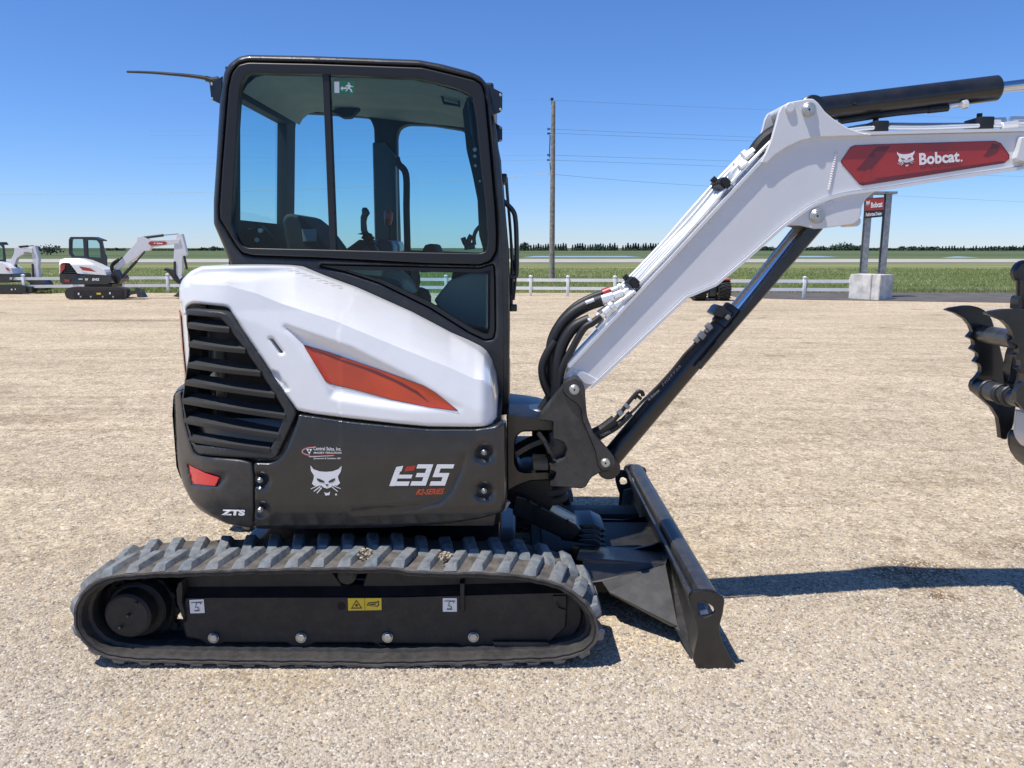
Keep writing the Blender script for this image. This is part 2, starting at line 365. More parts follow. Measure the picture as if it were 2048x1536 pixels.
#@@GROUND
# ------------------------------------------------------------------ ground and far setting
def gridground(name, x0, x1, ys, m, dz=0., nx=2, zf=None):
    bm = NB(); rows = []
    for y in ys: rows.append([bm.verts.new((x0 + (x1 - x0) * i / nx, y, (zf or G)(y) + dz)) for i in range(nx + 1)])
    for a, b in zip(rows, rows[1:]):
        for i in range(nx): bm.faces.new((a[i], a[i + 1], b[i + 1], b[i]))
    o = obj(name, bm, m, smooth=False); return tag(o, kind='structure')
def gravelmat():
    m = bpy.data.materials.new('gravel'); m.use_nodes = True; n = m.node_tree.nodes; l = m.node_tree.links
    b = n['Principled BSDF']; b.inputs['Roughness'].default_value = .9; b.inputs['Specular IOR Level'].default_value = .25
    geo = n.new('ShaderNodeNewGeometry')
    def vor(sc):
        v = n.new('ShaderNodeTexVoronoi'); v.inputs['Scale'].default_value = sc; v.inputs['Randomness'].default_value = 1
        l.new(geo.outputs['Position'], v.inputs['Vector']); return v
    def noise(sc, det=5, rg=.6):
        v = n.new('ShaderNodeTexNoise'); v.inputs['Scale'].default_value = sc; v.inputs['Detail'].default_value = det; v.inputs['Roughness'].default_value = rg
        l.new(geo.outputs['Position'], v.inputs['Vector']); return v
    def mix(kind, fac, a, c):
        x = n.new('ShaderNodeMix'); x.data_type = 'RGBA'; x.blend_type = kind
        if isinstance(fac, float): x.inputs[0].default_value = fac
        else: l.new(fac, x.inputs[0])
        for s, v in ((6, a), (7, c)):
            if isinstance(v, tuple): x.inputs[s].default_value = (*v, 1)
            else: l.new(v, x.inputs[s])
        return x.outputs[2]
    v1, v2 = vor(62), vor(24)
    sep = n.new('ShaderNodeSeparateColor'); l.new(v1.outputs['Color'], sep.inputs[0])
    rp = n.new('ShaderNodeValToRGB'); l.new(sep.outputs[0], rp.inputs[0]); e = rp.color_ramp.elements
    e[0].color = (.18, .148, .118, 1); e[1].color = (.80, .70, .56, 1)
    for p, c in ((.15, (.27, .21, .155)), (.4, (.42, .35, .265)), (.75, (.53, .45, .345)), (.93, (.66, .56, .43))):
        x = e.new(p); x.color = (*c, 1)
    sep2 = n.new('ShaderNodeSeparateColor'); l.new(v2.outputs['Color'], sep2.inputs[0])
    rp2 = n.new('ShaderNodeValToRGB'); l.new(sep2.outputs[1], rp2.inputs[0]); e = rp2.color_ramp.elements
    e[0].color = (.22, .175, .14, 1); e[1].color = (.76, .66, .52, 1); x = e.new(.5); x.color = (.47, .395, .30, 1)
    base = mix('MIX', .35, rp.outputs[0], rp2.outputs[0])
    sand = (.47, .395, .295)
    nf = noise(3.2, 6, .65); mr = n.new('ShaderNodeMapRange'); mr.inputs[1].default_value = .38; mr.inputs[2].default_value = .66; mr.inputs[3].default_value = .02; mr.inputs[4].default_value = .45
    l.new(nf.outputs[0], mr.inputs[0]); base = mix('MIX', mr.outputs[0], base, sand)
    # wheel-worn bands and damp spots
    mp = n.new('ShaderNodeMapping'); mp.inputs['Scale'].default_value = (.22, .7, 1); l.new(geo.outputs['Position'], mp.inputs[0])
    nb = n.new('ShaderNodeTexNoise'); nb.inputs['Scale'].default_value = .8; nb.inputs['Detail'].default_value = 6; nb.inputs['Roughness'].default_value = .62; l.new(mp.outputs[0], nb.inputs['Vector'])
    rb = n.new('ShaderNodeValToRGB'); l.new(nb.outputs[0], rb.inputs[0]); rb.color_ramp.elements[0].position = .3; rb.color_ramp.elements[0].color = (.86, .845, .82, 1)
    rb.color_ramp.elements[1].position = .66; rb.color_ramp.elements[1].color = (1.10, 1.09, 1.08, 1)
    base = mix('MULTIPLY', 1.0, base, rb.outputs[0])
    mp3 = n.new('ShaderNodeMapping'); mp3.inputs['Rotation'].default_value = (0, 0, .16); mp3.inputs['Scale'].default_value = (.35, 1.6, 1); l.new(geo.outputs['Position'], mp3.inputs[0])
    n3 = n.new('ShaderNodeTexNoise'); n3.inputs['Scale'].default_value = 1.0; n3.inputs['Detail'].default_value = 5; n3.inputs['Roughness'].default_value = .7; l.new(mp3.outputs[0], n3.inputs['Vector'])
    r3 = n.new('ShaderNodeValToRGB'); l.new(n3.outputs[0], r3.inputs[0]); r3.color_ramp.elements[0].position = .34; r3.color_ramp.elements[0].color = (.87, .855, .83, 1); r3.color_ramp.elements[1].position = .5; r3.color_ramp.elements[1].color = (1.04, 1.035, 1.03, 1)
    base = mix('MULTIPLY', 1.0, base, r3.outputs[0])
    base = mix('MULTIPLY', 1.0, base, (.91, .92, .87))
    ns = noise(.9, 4, .5); rs = n.new('ShaderNodeValToRGB'); l.new(ns.outputs[0], rs.inputs[0]); rs.color_ramp.elements[0].position = .27; rs.color_ramp.elements[0].color = (.66, .62, .57, 1)
    rs.color_ramp.elements[1].position = .36; rs.color_ramp.elements[1].color = (1, 1, 1, 1)
    base = mix('MULTIPLY', 1.0, base, rs.outputs[0])
    # mottling that still shows far off, and a few stains
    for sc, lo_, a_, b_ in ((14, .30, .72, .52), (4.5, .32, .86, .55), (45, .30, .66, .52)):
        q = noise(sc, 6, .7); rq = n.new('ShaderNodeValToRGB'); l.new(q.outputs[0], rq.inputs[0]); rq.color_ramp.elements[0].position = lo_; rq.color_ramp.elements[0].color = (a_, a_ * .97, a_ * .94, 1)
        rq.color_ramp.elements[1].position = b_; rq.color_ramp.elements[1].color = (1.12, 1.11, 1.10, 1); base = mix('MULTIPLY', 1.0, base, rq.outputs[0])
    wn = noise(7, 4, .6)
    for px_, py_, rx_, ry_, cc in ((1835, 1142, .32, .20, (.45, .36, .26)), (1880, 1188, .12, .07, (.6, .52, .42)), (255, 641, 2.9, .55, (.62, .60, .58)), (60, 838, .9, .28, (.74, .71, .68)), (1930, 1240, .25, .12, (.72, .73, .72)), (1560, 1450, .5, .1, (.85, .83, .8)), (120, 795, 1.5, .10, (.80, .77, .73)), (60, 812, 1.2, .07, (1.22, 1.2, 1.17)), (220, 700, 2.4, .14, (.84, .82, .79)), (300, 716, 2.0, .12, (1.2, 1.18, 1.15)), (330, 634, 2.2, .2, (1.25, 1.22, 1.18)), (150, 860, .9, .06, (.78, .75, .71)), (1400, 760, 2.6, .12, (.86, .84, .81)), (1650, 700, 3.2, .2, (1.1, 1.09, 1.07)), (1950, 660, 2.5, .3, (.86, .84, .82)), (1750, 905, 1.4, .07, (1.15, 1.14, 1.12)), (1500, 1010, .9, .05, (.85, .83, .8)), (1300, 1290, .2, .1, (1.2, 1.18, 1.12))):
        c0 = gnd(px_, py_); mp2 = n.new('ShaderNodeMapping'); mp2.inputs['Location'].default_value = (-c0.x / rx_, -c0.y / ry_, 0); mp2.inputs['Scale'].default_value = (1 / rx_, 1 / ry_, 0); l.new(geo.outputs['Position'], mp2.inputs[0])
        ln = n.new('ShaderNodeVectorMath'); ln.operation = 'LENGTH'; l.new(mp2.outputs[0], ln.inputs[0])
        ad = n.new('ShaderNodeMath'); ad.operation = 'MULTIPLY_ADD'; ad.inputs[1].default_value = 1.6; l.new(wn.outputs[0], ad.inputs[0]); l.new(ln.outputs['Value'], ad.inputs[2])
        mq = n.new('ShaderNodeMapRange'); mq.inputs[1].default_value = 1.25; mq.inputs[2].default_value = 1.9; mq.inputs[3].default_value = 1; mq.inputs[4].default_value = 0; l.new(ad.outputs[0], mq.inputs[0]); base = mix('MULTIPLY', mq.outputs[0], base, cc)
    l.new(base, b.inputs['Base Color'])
    bp = n.new('ShaderNodeBump'); bp.invert = True; bp.inputs['Strength'].default_value = .6; bp.inputs['Distance'].default_value = .007
    l.new(v1.outputs['Distance'], bp.inputs['Height'])
    bp2 = n.new('ShaderNodeBump'); bp2.inputs['Strength'].default_value = .8; bp2.inputs['Distance'].default_value = .03; nn = noise(9, 8, .7)
    l.new(nn.outputs[0], bp2.inputs['Height']); l.new(bp.outputs[0], bp2.inputs['Normal']); l.new(bp2.outputs[0], b.inputs['Normal'])
    return m
def grassmat(name, c0, c1, c2, sx=.15, sy=1.2, fine=5.):
    m = bpy.data.materials.new(name); m.use_nodes = True; n = m.node_tree.nodes; l = m.node_tree.links
    b = n['Principled BSDF']; b.inputs['Roughness'].default_value = .85; b.inputs['Specular IOR Level'].default_value = .1
    geo = n.new('ShaderNodeNewGeometry'); mp = n.new('ShaderNodeMapping'); mp.inputs['Scale'].default_value = (sx, sy, 1); l.new(geo.outputs['Position'], mp.inputs[0])
    a = n.new('ShaderNodeTexNoise'); a.inputs['Scale'].default_value = .25; a.inputs['Detail'].default_value = 8; a.inputs['Roughness'].default_value = .7; l.new(mp.outputs[0], a.inputs['Vector'])
    f = n.new('ShaderNodeTexNoise'); f.inputs['Scale'].default_value = fine; f.inputs['Detail'].default_value = 4; l.new(geo.outputs['Position'], f.inputs['Vector'])
    ad = n.new('ShaderNodeMath'); ad.operation = 'MULTIPLY_ADD'; ad.inputs[1].default_value = .3; l.new(f.outputs[0], ad.inputs[0])
    s2 = n.new('ShaderNodeMath'); s2.operation = 'MULTIPLY'; s2.inputs[1].default_value = .75; l.new(a.outputs[0], s2.inputs[0]); l.new(s2.outputs[0], ad.inputs[2])
    rp = n.new('ShaderNodeValToRGB'); l.new(ad.outputs[0], rp.inputs[0]); e = rp.color_ramp.elements
    e[0].position = .38; e[0].color = (*c0, 1); e[1].position = .66; e[1].color = (*c2, 1); x = e.new(.52); x.color = (*c1, 1)
    l.new(rp.outputs[0], b.inputs['Base Color']); return m
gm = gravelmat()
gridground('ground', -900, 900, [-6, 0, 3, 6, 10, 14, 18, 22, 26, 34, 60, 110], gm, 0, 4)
tall = grassmat('tall_grass', (.12, .145, .055), (.19, .21, .08), (.30, .29, .145))
fieldm = grassmat('crop_field', (.065, .10, .04), (.095, .13, .055), (.16, .175, .09), .02, .06, .4)
far = grassmat('far_field', (.06, .085, .035), (.085, .10, .045), (.13, .125, .07), .003, .02, .05)
YG = gnd(1300, 586).y
gridground('grass_field', -900, 900, [YG, 60, 90, 118], tall, .006, 4)
gridground('farm_field', -1500, 1500, [108, 300, 700, 1200], fieldm, .03, 4, zf=lambda y: -.4)
gridground('terrain', -6000, 6000, [600, 1500, 3000, 6000], far, .10, 4, zf=lambda y: -.4 + max(0, (y - 700)) * .0006)
gridground('highway', -900, 900, [111, 146], mat('highway_surface', (.40, .37, .33), .9, var=.1, vscale=.2), .05, 4)
gridground('highway_verge', -900, 900, [146, 152], tall, .06, 4)
asph = mat('asphalt', (.105, .092, .08), .85, var=.2, vscale=1.5, bump=.4, bscale=40)
bm = NB(); pts = [gnd(1475, 595), gnd(1600, 599.5), gnd(2048, 606), gnd(2500, 616), gnd(2500, 582), gnd(1700, 580), gnd(1440, 586)]
bm.faces.new([bm.verts.new((p.x, p.y, G(p.y) + .014)) for p in pts]); tag(obj('side_road', bm, asph, smooth=False), kind='structure')
bm = NB()
for (xa, xb, ya, yb) in ((1040, 1290, 512.5, 515.5), (1560, 1680, 512.5, 515.5), (1880, 1960, 513.5, 516.5)):
    c = [gnd(xa, yb), gnd(xb, yb - .5), gnd(xb - 40, ya), gnd(xa + 30, ya)]
    bm.faces.new([bm.verts.new((p.x, p.y, -.33)) for p in c])
tag(obj('slough_water', bm, mat('water', (.25, .3, .33), .15, spec=.8), smooth=False), kind='structure')
# loose stones
def stones(name, n, y0, y1, smin, smax, seed, m, zoff=0., xr=1.0, xc=None):
    rg = np.random.default_rng(seed)
    u = rg.random(n); y = 1 / (1 / y0 + u * (1 / y1 - 1 / y0)); x = (rg.random(n) * 2 - 1) * .78 * y * xr
    f = np.sin(x * 1.9 + 1.3 * np.sin(y * 1.1)) + np.sin(y * 2.7 + 1.7 * np.sin(x * .8 + 2)) + .8 * np.sin(x * 5.1 - y * 3.3) + .6 * np.sin(x * 9 + y * 7) + .5 * rg.standard_normal(n)
    k_ = (f > -.3) | (rg.random(n) < .38); x, y = x[k_], y[k_]; n = len(x)
    base = np.array([(1, 0, 0), (.5, .87, 0), (-.5, .87, 0), (-1, 0, 0), (-.5, -.87, 0), (.5, -.87, 0), (.45, .2, .8), (-.3, .4, .75), (-.1, -.5, .8)])
    fc = np.array([(0, 1, 6), (1, 7, 6), (1, 2, 7), (2, 3, 7), (3, 8, 7), (3, 4, 8), (4, 5, 8), (5, 6, 8), (5, 0, 6), (6, 7, 8)])
    s = smin + (smax - smin) * rg.random(n) ** 2.5; a = rg.random(n) * 6.283; asp = .6 + .4 * rg.random(n); hz = .35 + .45 * rg.random(n)
    b = base[None] * (1 + .25 * (rg.random((n, 9, 3)) - .5))
    X = b[..., 0] * s[:, None]; Y = b[..., 1] * (s * asp)[:, None]; Z = b[..., 2] * (s * hz)[:, None]
    ca, sa = np.cos(a)[:, None], np.sin(a)[:, None]
    gy = np.array([G(t) for t in y]); V = np.stack([X * ca - Y * sa + x[:, None], X * sa + Y * ca + y[:, None], Z + gy[:, None] + .0005 + zoff], 2).reshape(-1, 3)
    Fc = (fc[None] + (np.arange(n) * 9)[:, None, None]).reshape(-1, 3)
    me = bpy.data.meshes.new(name); me.vertices.add(len(V)); me.vertices.foreach_set('co', V.ravel().astype(np.float32))
    me.loops.add(Fc.size); me.loops.foreach_set('vertex_index', Fc.ravel().astype(np.int32))
    me.polygons.add(len(Fc)); me.polygons.foreach_set('loop_start', np.arange(0, Fc.size, 3, dtype=np.int32)); me.polygons.foreach_set('loop_total', np.full(len(Fc), 3, np.int32))
    me.update(); at_ = me.attributes.new('tone', 'FLOAT', 'POINT'); at_.data.foreach_set('value', np.repeat(rg.random(n), 9).astype(np.float32))
    me.materials.append(m); o = bpy.data.objects.new(name, me); COL.objects.link(o); return o
sm = bpy.data.materials.new('stones'); sm.use_nodes = True; n_ = sm.node_tree.nodes
atn = n_.new('ShaderNodeAttribute'); atn.attribute_name = 'tone'; rp = n_.new('ShaderNodeValToRGB'); sm.node_tree.links.new(atn.outputs['Fac'], rp.inputs[0])
e = rp.color_ramp.elements; e[0].color = (.15, .132, .12, 1); e[1].color = (.72, .67, .58, 1)
for p, c in ((.10, (.26, .22, .18)), (.30, (.40, .34, .265)), (.75, (.49, .425, .33)), (.95, (.56, .50, .405))):
    x = e.new(p); x.color = (*c, 1)
sm.node_tree.links.new(rp.outputs[0], n_['Principled BSDF'].inputs['Base Color']); n_['Principled BSDF'].inputs['Roughness'].default_value = .8
tag(stones('gravel', 430000, 2.0, 16, .0014, .0088, 3, sm), 'loose tan and white gravel stones covering the whole equipment lot', 'gravel', kind='stuff')
tag(stones('gravel', 900, 2.0, 9, .007, .019, 9, sm), 'scattered larger pebbles and small rocks lying among the gravel', 'gravel', kind='stuff')
# grass blades at the edge of the field
def blades(name, n, P, h0, h1, m, seed):
    rg = np.random.default_rng(seed); c = P(rg, n); h = h0 + (h1 - h0) * rg.random(n); wd = .03 + .05 * rg.random(n); ln = (rg.random((n, 2)) - .5) * .3 * h[:, None]
    V = np.zeros((n, 3, 3)); V[:, 0] = c; V[:, 1] = c; V[:, 0, 0] -= wd / 2; V[:, 1, 0] += wd / 2; V[:, 2] = c; V[:, 2, 0] += ln[:, 0]; V[:, 2, 1] += ln[:, 1]; V[:, 2, 2] += h
    V = V.reshape(-1, 3); me = bpy.data.meshes.new(name); me.vertices.add(3 * n); me.vertices.foreach_set('co', V.ravel().astype(np.float32))
    me.loops.add(3 * n); me.loops.foreach_set('vertex_index', np.arange(3 * n, dtype=np.int32)); me.polygons.add(n)
    me.polygons.foreach_set('loop_start', np.arange(0, 3 * n, 3, dtype=np.int32)); me.polygons.foreach_set('loop_total', np.full(n, 3, np.int32)); me.update()
    me.materials.append(m); o = bpy.data.objects.new(name, me); COL.objects.link(o); return o
def gp(rg, n):
    y = YG + (78 - YG) * rg.random(n) ** 1.3; x = (rg.random(n) * 2 - 1) * .72 * y; return np.stack([x, y, np.full(n, -.39)], 1)
blm = grassmat('grass_blade', (.20, .26, .08), (.30, .35, .12), (.48, .47, .25))
tag(blades('grass', 70000, gp, .05, .20, blm, 5), 'tall green and straw-coloured grass growing beyond the white fence', 'grass', kind='stuff')
#@@FAR
# ------------------------------------------------------------------ trees on the skyline
def crown_pts(bm, c, rx, rz, n, seed, cone=False, s=.5):
    rg = random.Random(seed)
    for _ in range(n):
        if cone:
            t = rg.random() ** .8; z = c[2] - rz + 2 * rz * t; r = rx * (1 - t) ** .9 * (.55 + .5 * rg.random()); a = rg.random() * 6.283
            p = Vector((c[0] + r * math.cos(a), c[1] + r * math.sin(a), z))
        else:
            d = Vector((rg.gauss(0, 1), rg.gauss(0, 1), rg.gauss(0, 1))).normalized() * (rg.random() ** .4) * (.75 + .35 * math.sin(seed + rg.random() * 6))
            p = Vector((c[0] + d.x * rx, c[1] + d.y * rx, c[2] + d.z * rz))
        q = Vector((rg.random() - .5, rg.random() - .5, rg.random() - .5)).normalized(); u = q.orthogonal().normalized(); v = q.cross(u); k = s * (.6 + .8 * rg.random())
        bm.faces.new([bm.verts.new(p + u * k), bm.verts.new(p + v * k), bm.verts.new(p - u * k), bm.verts.new(p - v * k * .7)])
def maketree(name, x, y, h, wdt, label, grp=None, cone=False, seed=1, n=170):
    z = G(y); t = thing(name, (x, y, z), label, 'tree', grp)
    b = NB(); cyl(b, (x, y, z), (x, y, z + h * .7), .03 * h, .01 * h, n=6); obj('trunk', b, M['bark'], t)
    b = NB(); crown_pts(b, (x, y, z + h * .50), wdt / 2, h * .5, n, seed, cone, max(.2, h * .10)); obj('crown', b, M['conifer'] if cone else M['leaf'], t, smooth=False); return t
def duptree(r, x, y, s, rot):
    o = r.copy(); COL.objects.link(o); o.location = (x, y, G(y)); o.scale = (s * .95, s, s); o.rotation_euler.z = rot
    for ch in r.children:
        c = ch.copy(); COL.objects.link(c); c.parent = o
    return o
Yt = 640.
con = None
px = 1042
for k in range(64):
    p = at(px, 498, Yt + random.uniform(-8, 8))
    if con is None: con = maketree('conifer_tree', p.x, p.y, 5.6, 3.2, 'small dark conifer in the long even shelterbelt row on the far horizon', 'shelterbelt conifers on the horizon', True, 3); con.location = (p.x, p.y, -.4)
    else: duptree(con, p.x, p.y, random.uniform(.72, 1.1), random.random() * 6)
    px += random.uniform(4.5, 5.6) * (2.4 if k % 19 == 18 else 1)
    if px > 1390: break
random.seed(11)
px = 1885
for k in range(24):
    p = at(px, 497, 600 + random.uniform(-6, 6)); o_ = duptree(con, p.x, p.y, random.uniform(.5, .72), random.random() * 6); o_['label'] = 'tiny dark conifer in the broken row at the right end of the horizon'; o_['group'] = 'conifers at the right end of the horizon'
    px += random.uniform(5, 8) + (12 if k in (7, 15) else 0)
def rt(px_, yy, h, wd, lab, seed): 
    p = at(px_, 498, yy); return maketree('round_tree', p.x, p.y, h, wd, lab, None, False, seed, 420)
rt(1197, 610, 5.2, 6.0, 'round broadleaf tree standing proud of the conifer row, right of the utility pole', 5)
rt(1049, 610, 6.6, 8.5, 'largest round tree just left of the utility pole on the horizon', 6)
rt(99, 240, 3.2, 8.6, 'low isolated grey-green bush in the field between the two small excavators', 8)
rt(427, 560, 3.6, 3.8, 'small pointed dark tree on the horizon beside the left cab edge', 9)
def wood(name, segs, lab, seed):
    b = NB(); rg = random.Random(seed); y = 660
    for (xa, xb, h) in segs:
        x = xa
        while x < xb:
            p = at(x, 498, y + rg.uniform(-15, 15)); hh = h * rg.uniform(.65, 1.1); crown_pts(b, (p.x, p.y, -.4 + hh * .45), hh * rg.uniform(.7, 1.0), hh * .6, 110, rg.randint(0, 999), False, .75); x += rg.uniform(3., 5)
    tag(obj(name, b, M['leaf'], smooth=False), lab, 'woods', kind='stuff')
wood('woodland', [(1505, 1545, 3.4), (1545, 1620, 3.0), (1620, 1668, 3.6), (1668, 1725, 6.2), (1725, 1800, 2.2), (1800, 1880, 3.6), (1880, 2000, 2.0), (1985, 2080, 3.6)], 'far-off mass of dark broadleaf trees along the right horizon', 4)
wood('shelterbelt', [(215, 250, 2.0), (270, 300, 2.2), (300, 400, 1.2), (400, 445, 3.0), (2080, 2500, 3.5)], 'thin low line of distant trees along the left horizon', 6)
# ------------------------------------------------------------------ fence
fp = [(-235, 588), (-140, 588), (-46, 588), (50, 588), (147, 587), (243, 586), (337, 585.5), (430, 586), (525, 587), (620, 588), (715, 589), (805, 590), (892, 590.5), (978, 591), (1061, 592), (1135, 592.5), (1229, 593), (1325, 594), (1420, 594.5), (1510, 595), (1607, 595.5), (1700, 596)]
fr = gnd(1061, 592); fence = thing('rail_fence', (fr.x, fr.y, G(fr.y)), 'white two-rail vinyl fence along the far edge of the gravel lot', 'fence')
F3 = [Vector((p.x, p.y, G(p.y))) for p in (gnd(*q) for q in fp)]
for p in F3:
    b = NB(); box(b, p.x - .06, p.x + .06, p.y - .06, p.y + .06, p.z, p.z + .83, .01); box(b, p.x - .075, p.x + .075, p.y - .075, p.y + .075, p.z + .83, p.z + .85, .006); cyl(b, (p.x, p.y, p.z + .85), (p.x, p.y, p.z + .90), .09, .0, n=4)
    obj('post', b, M['vinyl'], fence)
for a, c in zip(F3, F3[1:]):
    for z0 in (.27, .62):
        b = NB(); vs = []
        for p in (a, c):
            for dy in (-.02, .02):
                for dz in (0, .13): vs.append(b.verts.new((p.x, p.y + dy, p.z + z0 + dz)))
        for f in ((0, 1, 5, 4), (2, 6, 7, 3), (1, 3, 7, 5), (0, 4, 6, 2), (0, 2, 3, 1), (4, 5, 7, 6)): b.faces.new([vs[i] for i in f])
        bmesh.ops.recalc_face_normals(b, faces=b.faces); obj('rail', b, M['vinyl'], fence, smooth=False)
# ------------------------------------------------------------------ utility pole and wires
pb = gnd(1103.5, 566); YP = pb.y; top = at(1101, 203, YP)
pole = thing('utility_pole', (pb.x, YP, G(YP)), 'tall weathered wooden utility pole beyond the white fence', 'utility pole')
b = NB(); cyl(b, (pb.x, YP, G(YP)), (pb.x, YP, top.z), .17, .115, n=14); obj('shaft', b, M['wood'], pole)
for yy, kind in ((200, 0), (258, 1), (267, 1), (310, 2), (320, 2)):
    p = at(1097 if kind else 1099, yy, YP); b = NB()
    if kind == 0: cyl(b, (pb.x - .08, YP, p.z - .25), (pb.x - .08, YP, p.z + .1), .05, .03, n=8); cyl(b, (pb.x - .08, YP, p.z), (pb.x - .08, YP, p.z + .12), .09, n=10, bev=.02)
    else:
        cyl(b, (pb.x - .1, YP, p.z), (pb.x - .34, YP, p.z), .025, n=6)
        for q in range(3): cyl(b, (pb.x - .2 - q * .05, YP, p.z), (pb.x - .225 - q * .05, YP, p.z), .075, n=10, bev=.01)
    obj('insulator', b, M['inner'], pole)
b = NB(); cyl(b, (pb.x - .17, YP, at(0, 270, YP).z), (pb.x - .2, YP, at(0, 315, YP).z), .03, n=6); cyl(b, (pb.x - .17, YP, at(0, 325, YP).z), (pb.x - .12, YP, at(0, 350, YP).z), .02, n=6); obj('ground_cable', b, M['inner'], pole)
def wire(pts, m, lab, r=.008):
    b = NB(); P3 = [at(*p) for p in pts]; tube(b, P3, r, n=5, k=10)
    tag(obj('power_line', b, m, loc=(P3[0])), lab, 'power line')
for y0, yl, pts, lab in ((200, 196, [(1540, 220), (2300, 250)], 'topmost thin overhead wire running from the tip of the utility pole'),
    (258, 252, [(1500, 274), (2300, 303)], 'second overhead wire, upper of the pair above mid pole'),
    (266, 261, [(1500, 282), (2300, 312)], 'third overhead wire, lower of the pair above mid pole'),
    (310, 306, [(1460, 322), (2300, 350)], 'fourth overhead wire, upper of the lower pair on the pole'),
    (320, 318, [(1460, 333), (2300, 362)], 'fifth overhead wire, lower of the lower pair on the pole'),
    (348, None, [(1430, 373), (2048, 404), (2300, 417)], 'lowest overhead wire right of the utility pole')):
    wire([(1097, y0, YP)] + [(a, c, YP + (a - 1097) * .035) for a, c in pts], M['wire'], lab)
    if yl: wire([(1097, y0, YP), (700, (y0 + yl) / 2 + 6, YP + 14), (300, yl + 10, YP + 24)], M['wire'], lab.replace('wire', 'wire span', 1).replace('running from', 'leaving left from').replace('on the pole', 'left of the pole').replace('mid pole', 'mid pole, left of it'), .004)
wire([(1097, 348, YP), (750, 371, YP + 6), (430, 384, YP + 12), (0, 389, YP + 20), (-200, 389, YP + 24)], M['wire_glint'], 'bright sunlit overhead wire sagging left from the utility pole behind the cab', .016)
# ------------------------------------------------------------------ dealer sign
gL, gR = gnd(1697, 597), gnd(1786, 600); sy = gL.y
sign = thing('dealer_sign', (at(1740, 590, sy).x, sy, G(sy)), 'red and black dealer sign on two galvanised posts above concrete blocks', 'sign')
zt = at(1700, 548, sy).z; A_, B_, C_ = gnd(1697, 597), gnd(1757, 601), gnd(1784, 598.5); D_ = A_ + C_ - B_
for f0, f1 in ((0, .72), (.735, 1)):
    b = NB(); lo_ = []; hi_ = []
    for P_, Q_ in ((A_, B_), (D_, C_)):
        for f in ((f0, f1) if P_ is A_ else (f1, f0)):
            q = P_.lerp(Q_, f); lo_.append(b.verts.new((q.x, q.y, G(q.y) - .02))); hi_.append(b.verts.new((q.x, q.y, zt)))
    b.faces.new(hi_); b.faces.new(lo_[::-1])
    for k in range(4): b.faces.new((lo_[k], lo_[(k + 1) % 4], hi_[(k + 1) % 4], hi_[k]))
    bmesh.ops.recalc_face_normals(b, faces=b.faces); bmesh.ops.bevel(b, geom=b.edges[:], offset=.02, segments=2, affect='EDGES'); obj('concrete_base', b, M['concrete'], sign)
for xa in (1722.5, 1760):
    p0 = at(xa, 548, sy + .5); x = p0.x; wd = .24; y = sy + .5; z1 = at(1740, 383, y).z; b = NB()
    box(b, x, x + wd, y, y + .02, zt - .05, z1); box(b, x + wd * .42, x + wd * .58, y + .02, y + .2, zt - .05, z1); box(b, x, x + wd, y + .2, y + .22, zt - .05, z1); box(b, x - .05, x + wd + .05, y - .05, y + .27, zt - .01, zt + .025)
    obj('post', b, M['galv'], sign)
y = sy + .45; b = NB(); p0, p1 = at(1742, 378, y), at(1788, 388, y); box(b, p0.x, p1.x + .1, y - .1, y + .6, p1.z, p0.z - .1, .01); obj('crossbeam', b, M['galv'], sign)
y = sy + .40; SP = Plane(y)
q = [(1730, 397), (1769, 394), (1769, 433), (1729, 437)]
bd = NB(); panel(bd, q, SP, .08, rpx=.5, rm=.01); board = obj('sign_board', bd, M['bdecal'], sign)
b = NB(); dpoly(b, [(1730.5, 398), (1768.5, 395), (1768, 419.5), (1729.8, 421.5)], SP, -.01); obj('red_field', b, M['red'], board, smooth=False)
b = NB(); cat(b, [(1732, 401), (1740, 400), (1740, 411), (1732, 413)], SP, -.02); dtext(b, 'Bobcat', [(1742, 405), (1765, 402), (1765, 414), (1742, 416)], SP, -.02, bold=.04)
dtext(b, 'Authorized Dealer', [(1731, 425), (1764, 423), (1764, 430), (1731, 433)], SP, -.02, bold=.03); obj('lettering', b, [M['decal'], M['dred']], board, smooth=False)
b = NB(); p = at(1772, 575, sy + .3)
for k in range(4): tube(b, [(p.x + .05 * k, sy + .28, zt - .02), (p.x + .12 * math.sin(k * 2), sy + .27, zt - .4), (p.x - .1 + .1 * k, sy + .26, zt - .7), (p.x - .06, sy + .28, G(sy))], .012, n=5)
obj('cable', b, M['hose'], sign)
#@@BG
# ------------------------------------------------------------------ machines in the background
def C5(P): return [(x / 4.4522, 440 + y / 4.4522) for x, y in P]
def small_cyl(bm, a, c, Y, r): cyl(bm, at(*a, Y), at(*c, Y), r, n=12)
g1 = gnd(200, 599.5); YB = g1.y
e1 = thing('mini_excavator', (g1.x, YB, G(YB)), 'small white and black mini excavator parked before the fence with its arm hanging down', 'excavator')
def c5(n, P, dy, th, m, par, **k): return pl(n, C5(P), YB + dy, th, m, par, rpx=.35, rm=.02, **k)
TR = rnd([(572, 650), (590, 610), (640, 596), (1060, 596), (1120, 612), (1136, 650), (1120, 690), (1070, 700), (640, 708), (592, 700)], 25)
for dy in (0, 1.35):
    tk = c5('track', TR, dy, .32, M['edge'], e1, holes=[C5(rnd([(592, 652), (606, 622), (650, 610), (1060, 610), (1106, 624), (1118, 650), (1106, 678), (1060, 688), (650, 692), (606, 682)], 20))] if 0 else ())
c5('track_frame', [(655, 625), (1095, 620), (1095, 665), (1060, 680), (655, 684)], -.02, .1, M['under'], e1)
for x in (717, 808, 914, 1006): b = NB(); p = at(*C5([(x, 683)])[0], YB - .04); cyl(b, p, (p.x, YB, p.z), .035, n=8); obj('roller_bolt', b, M['steel'], e1)

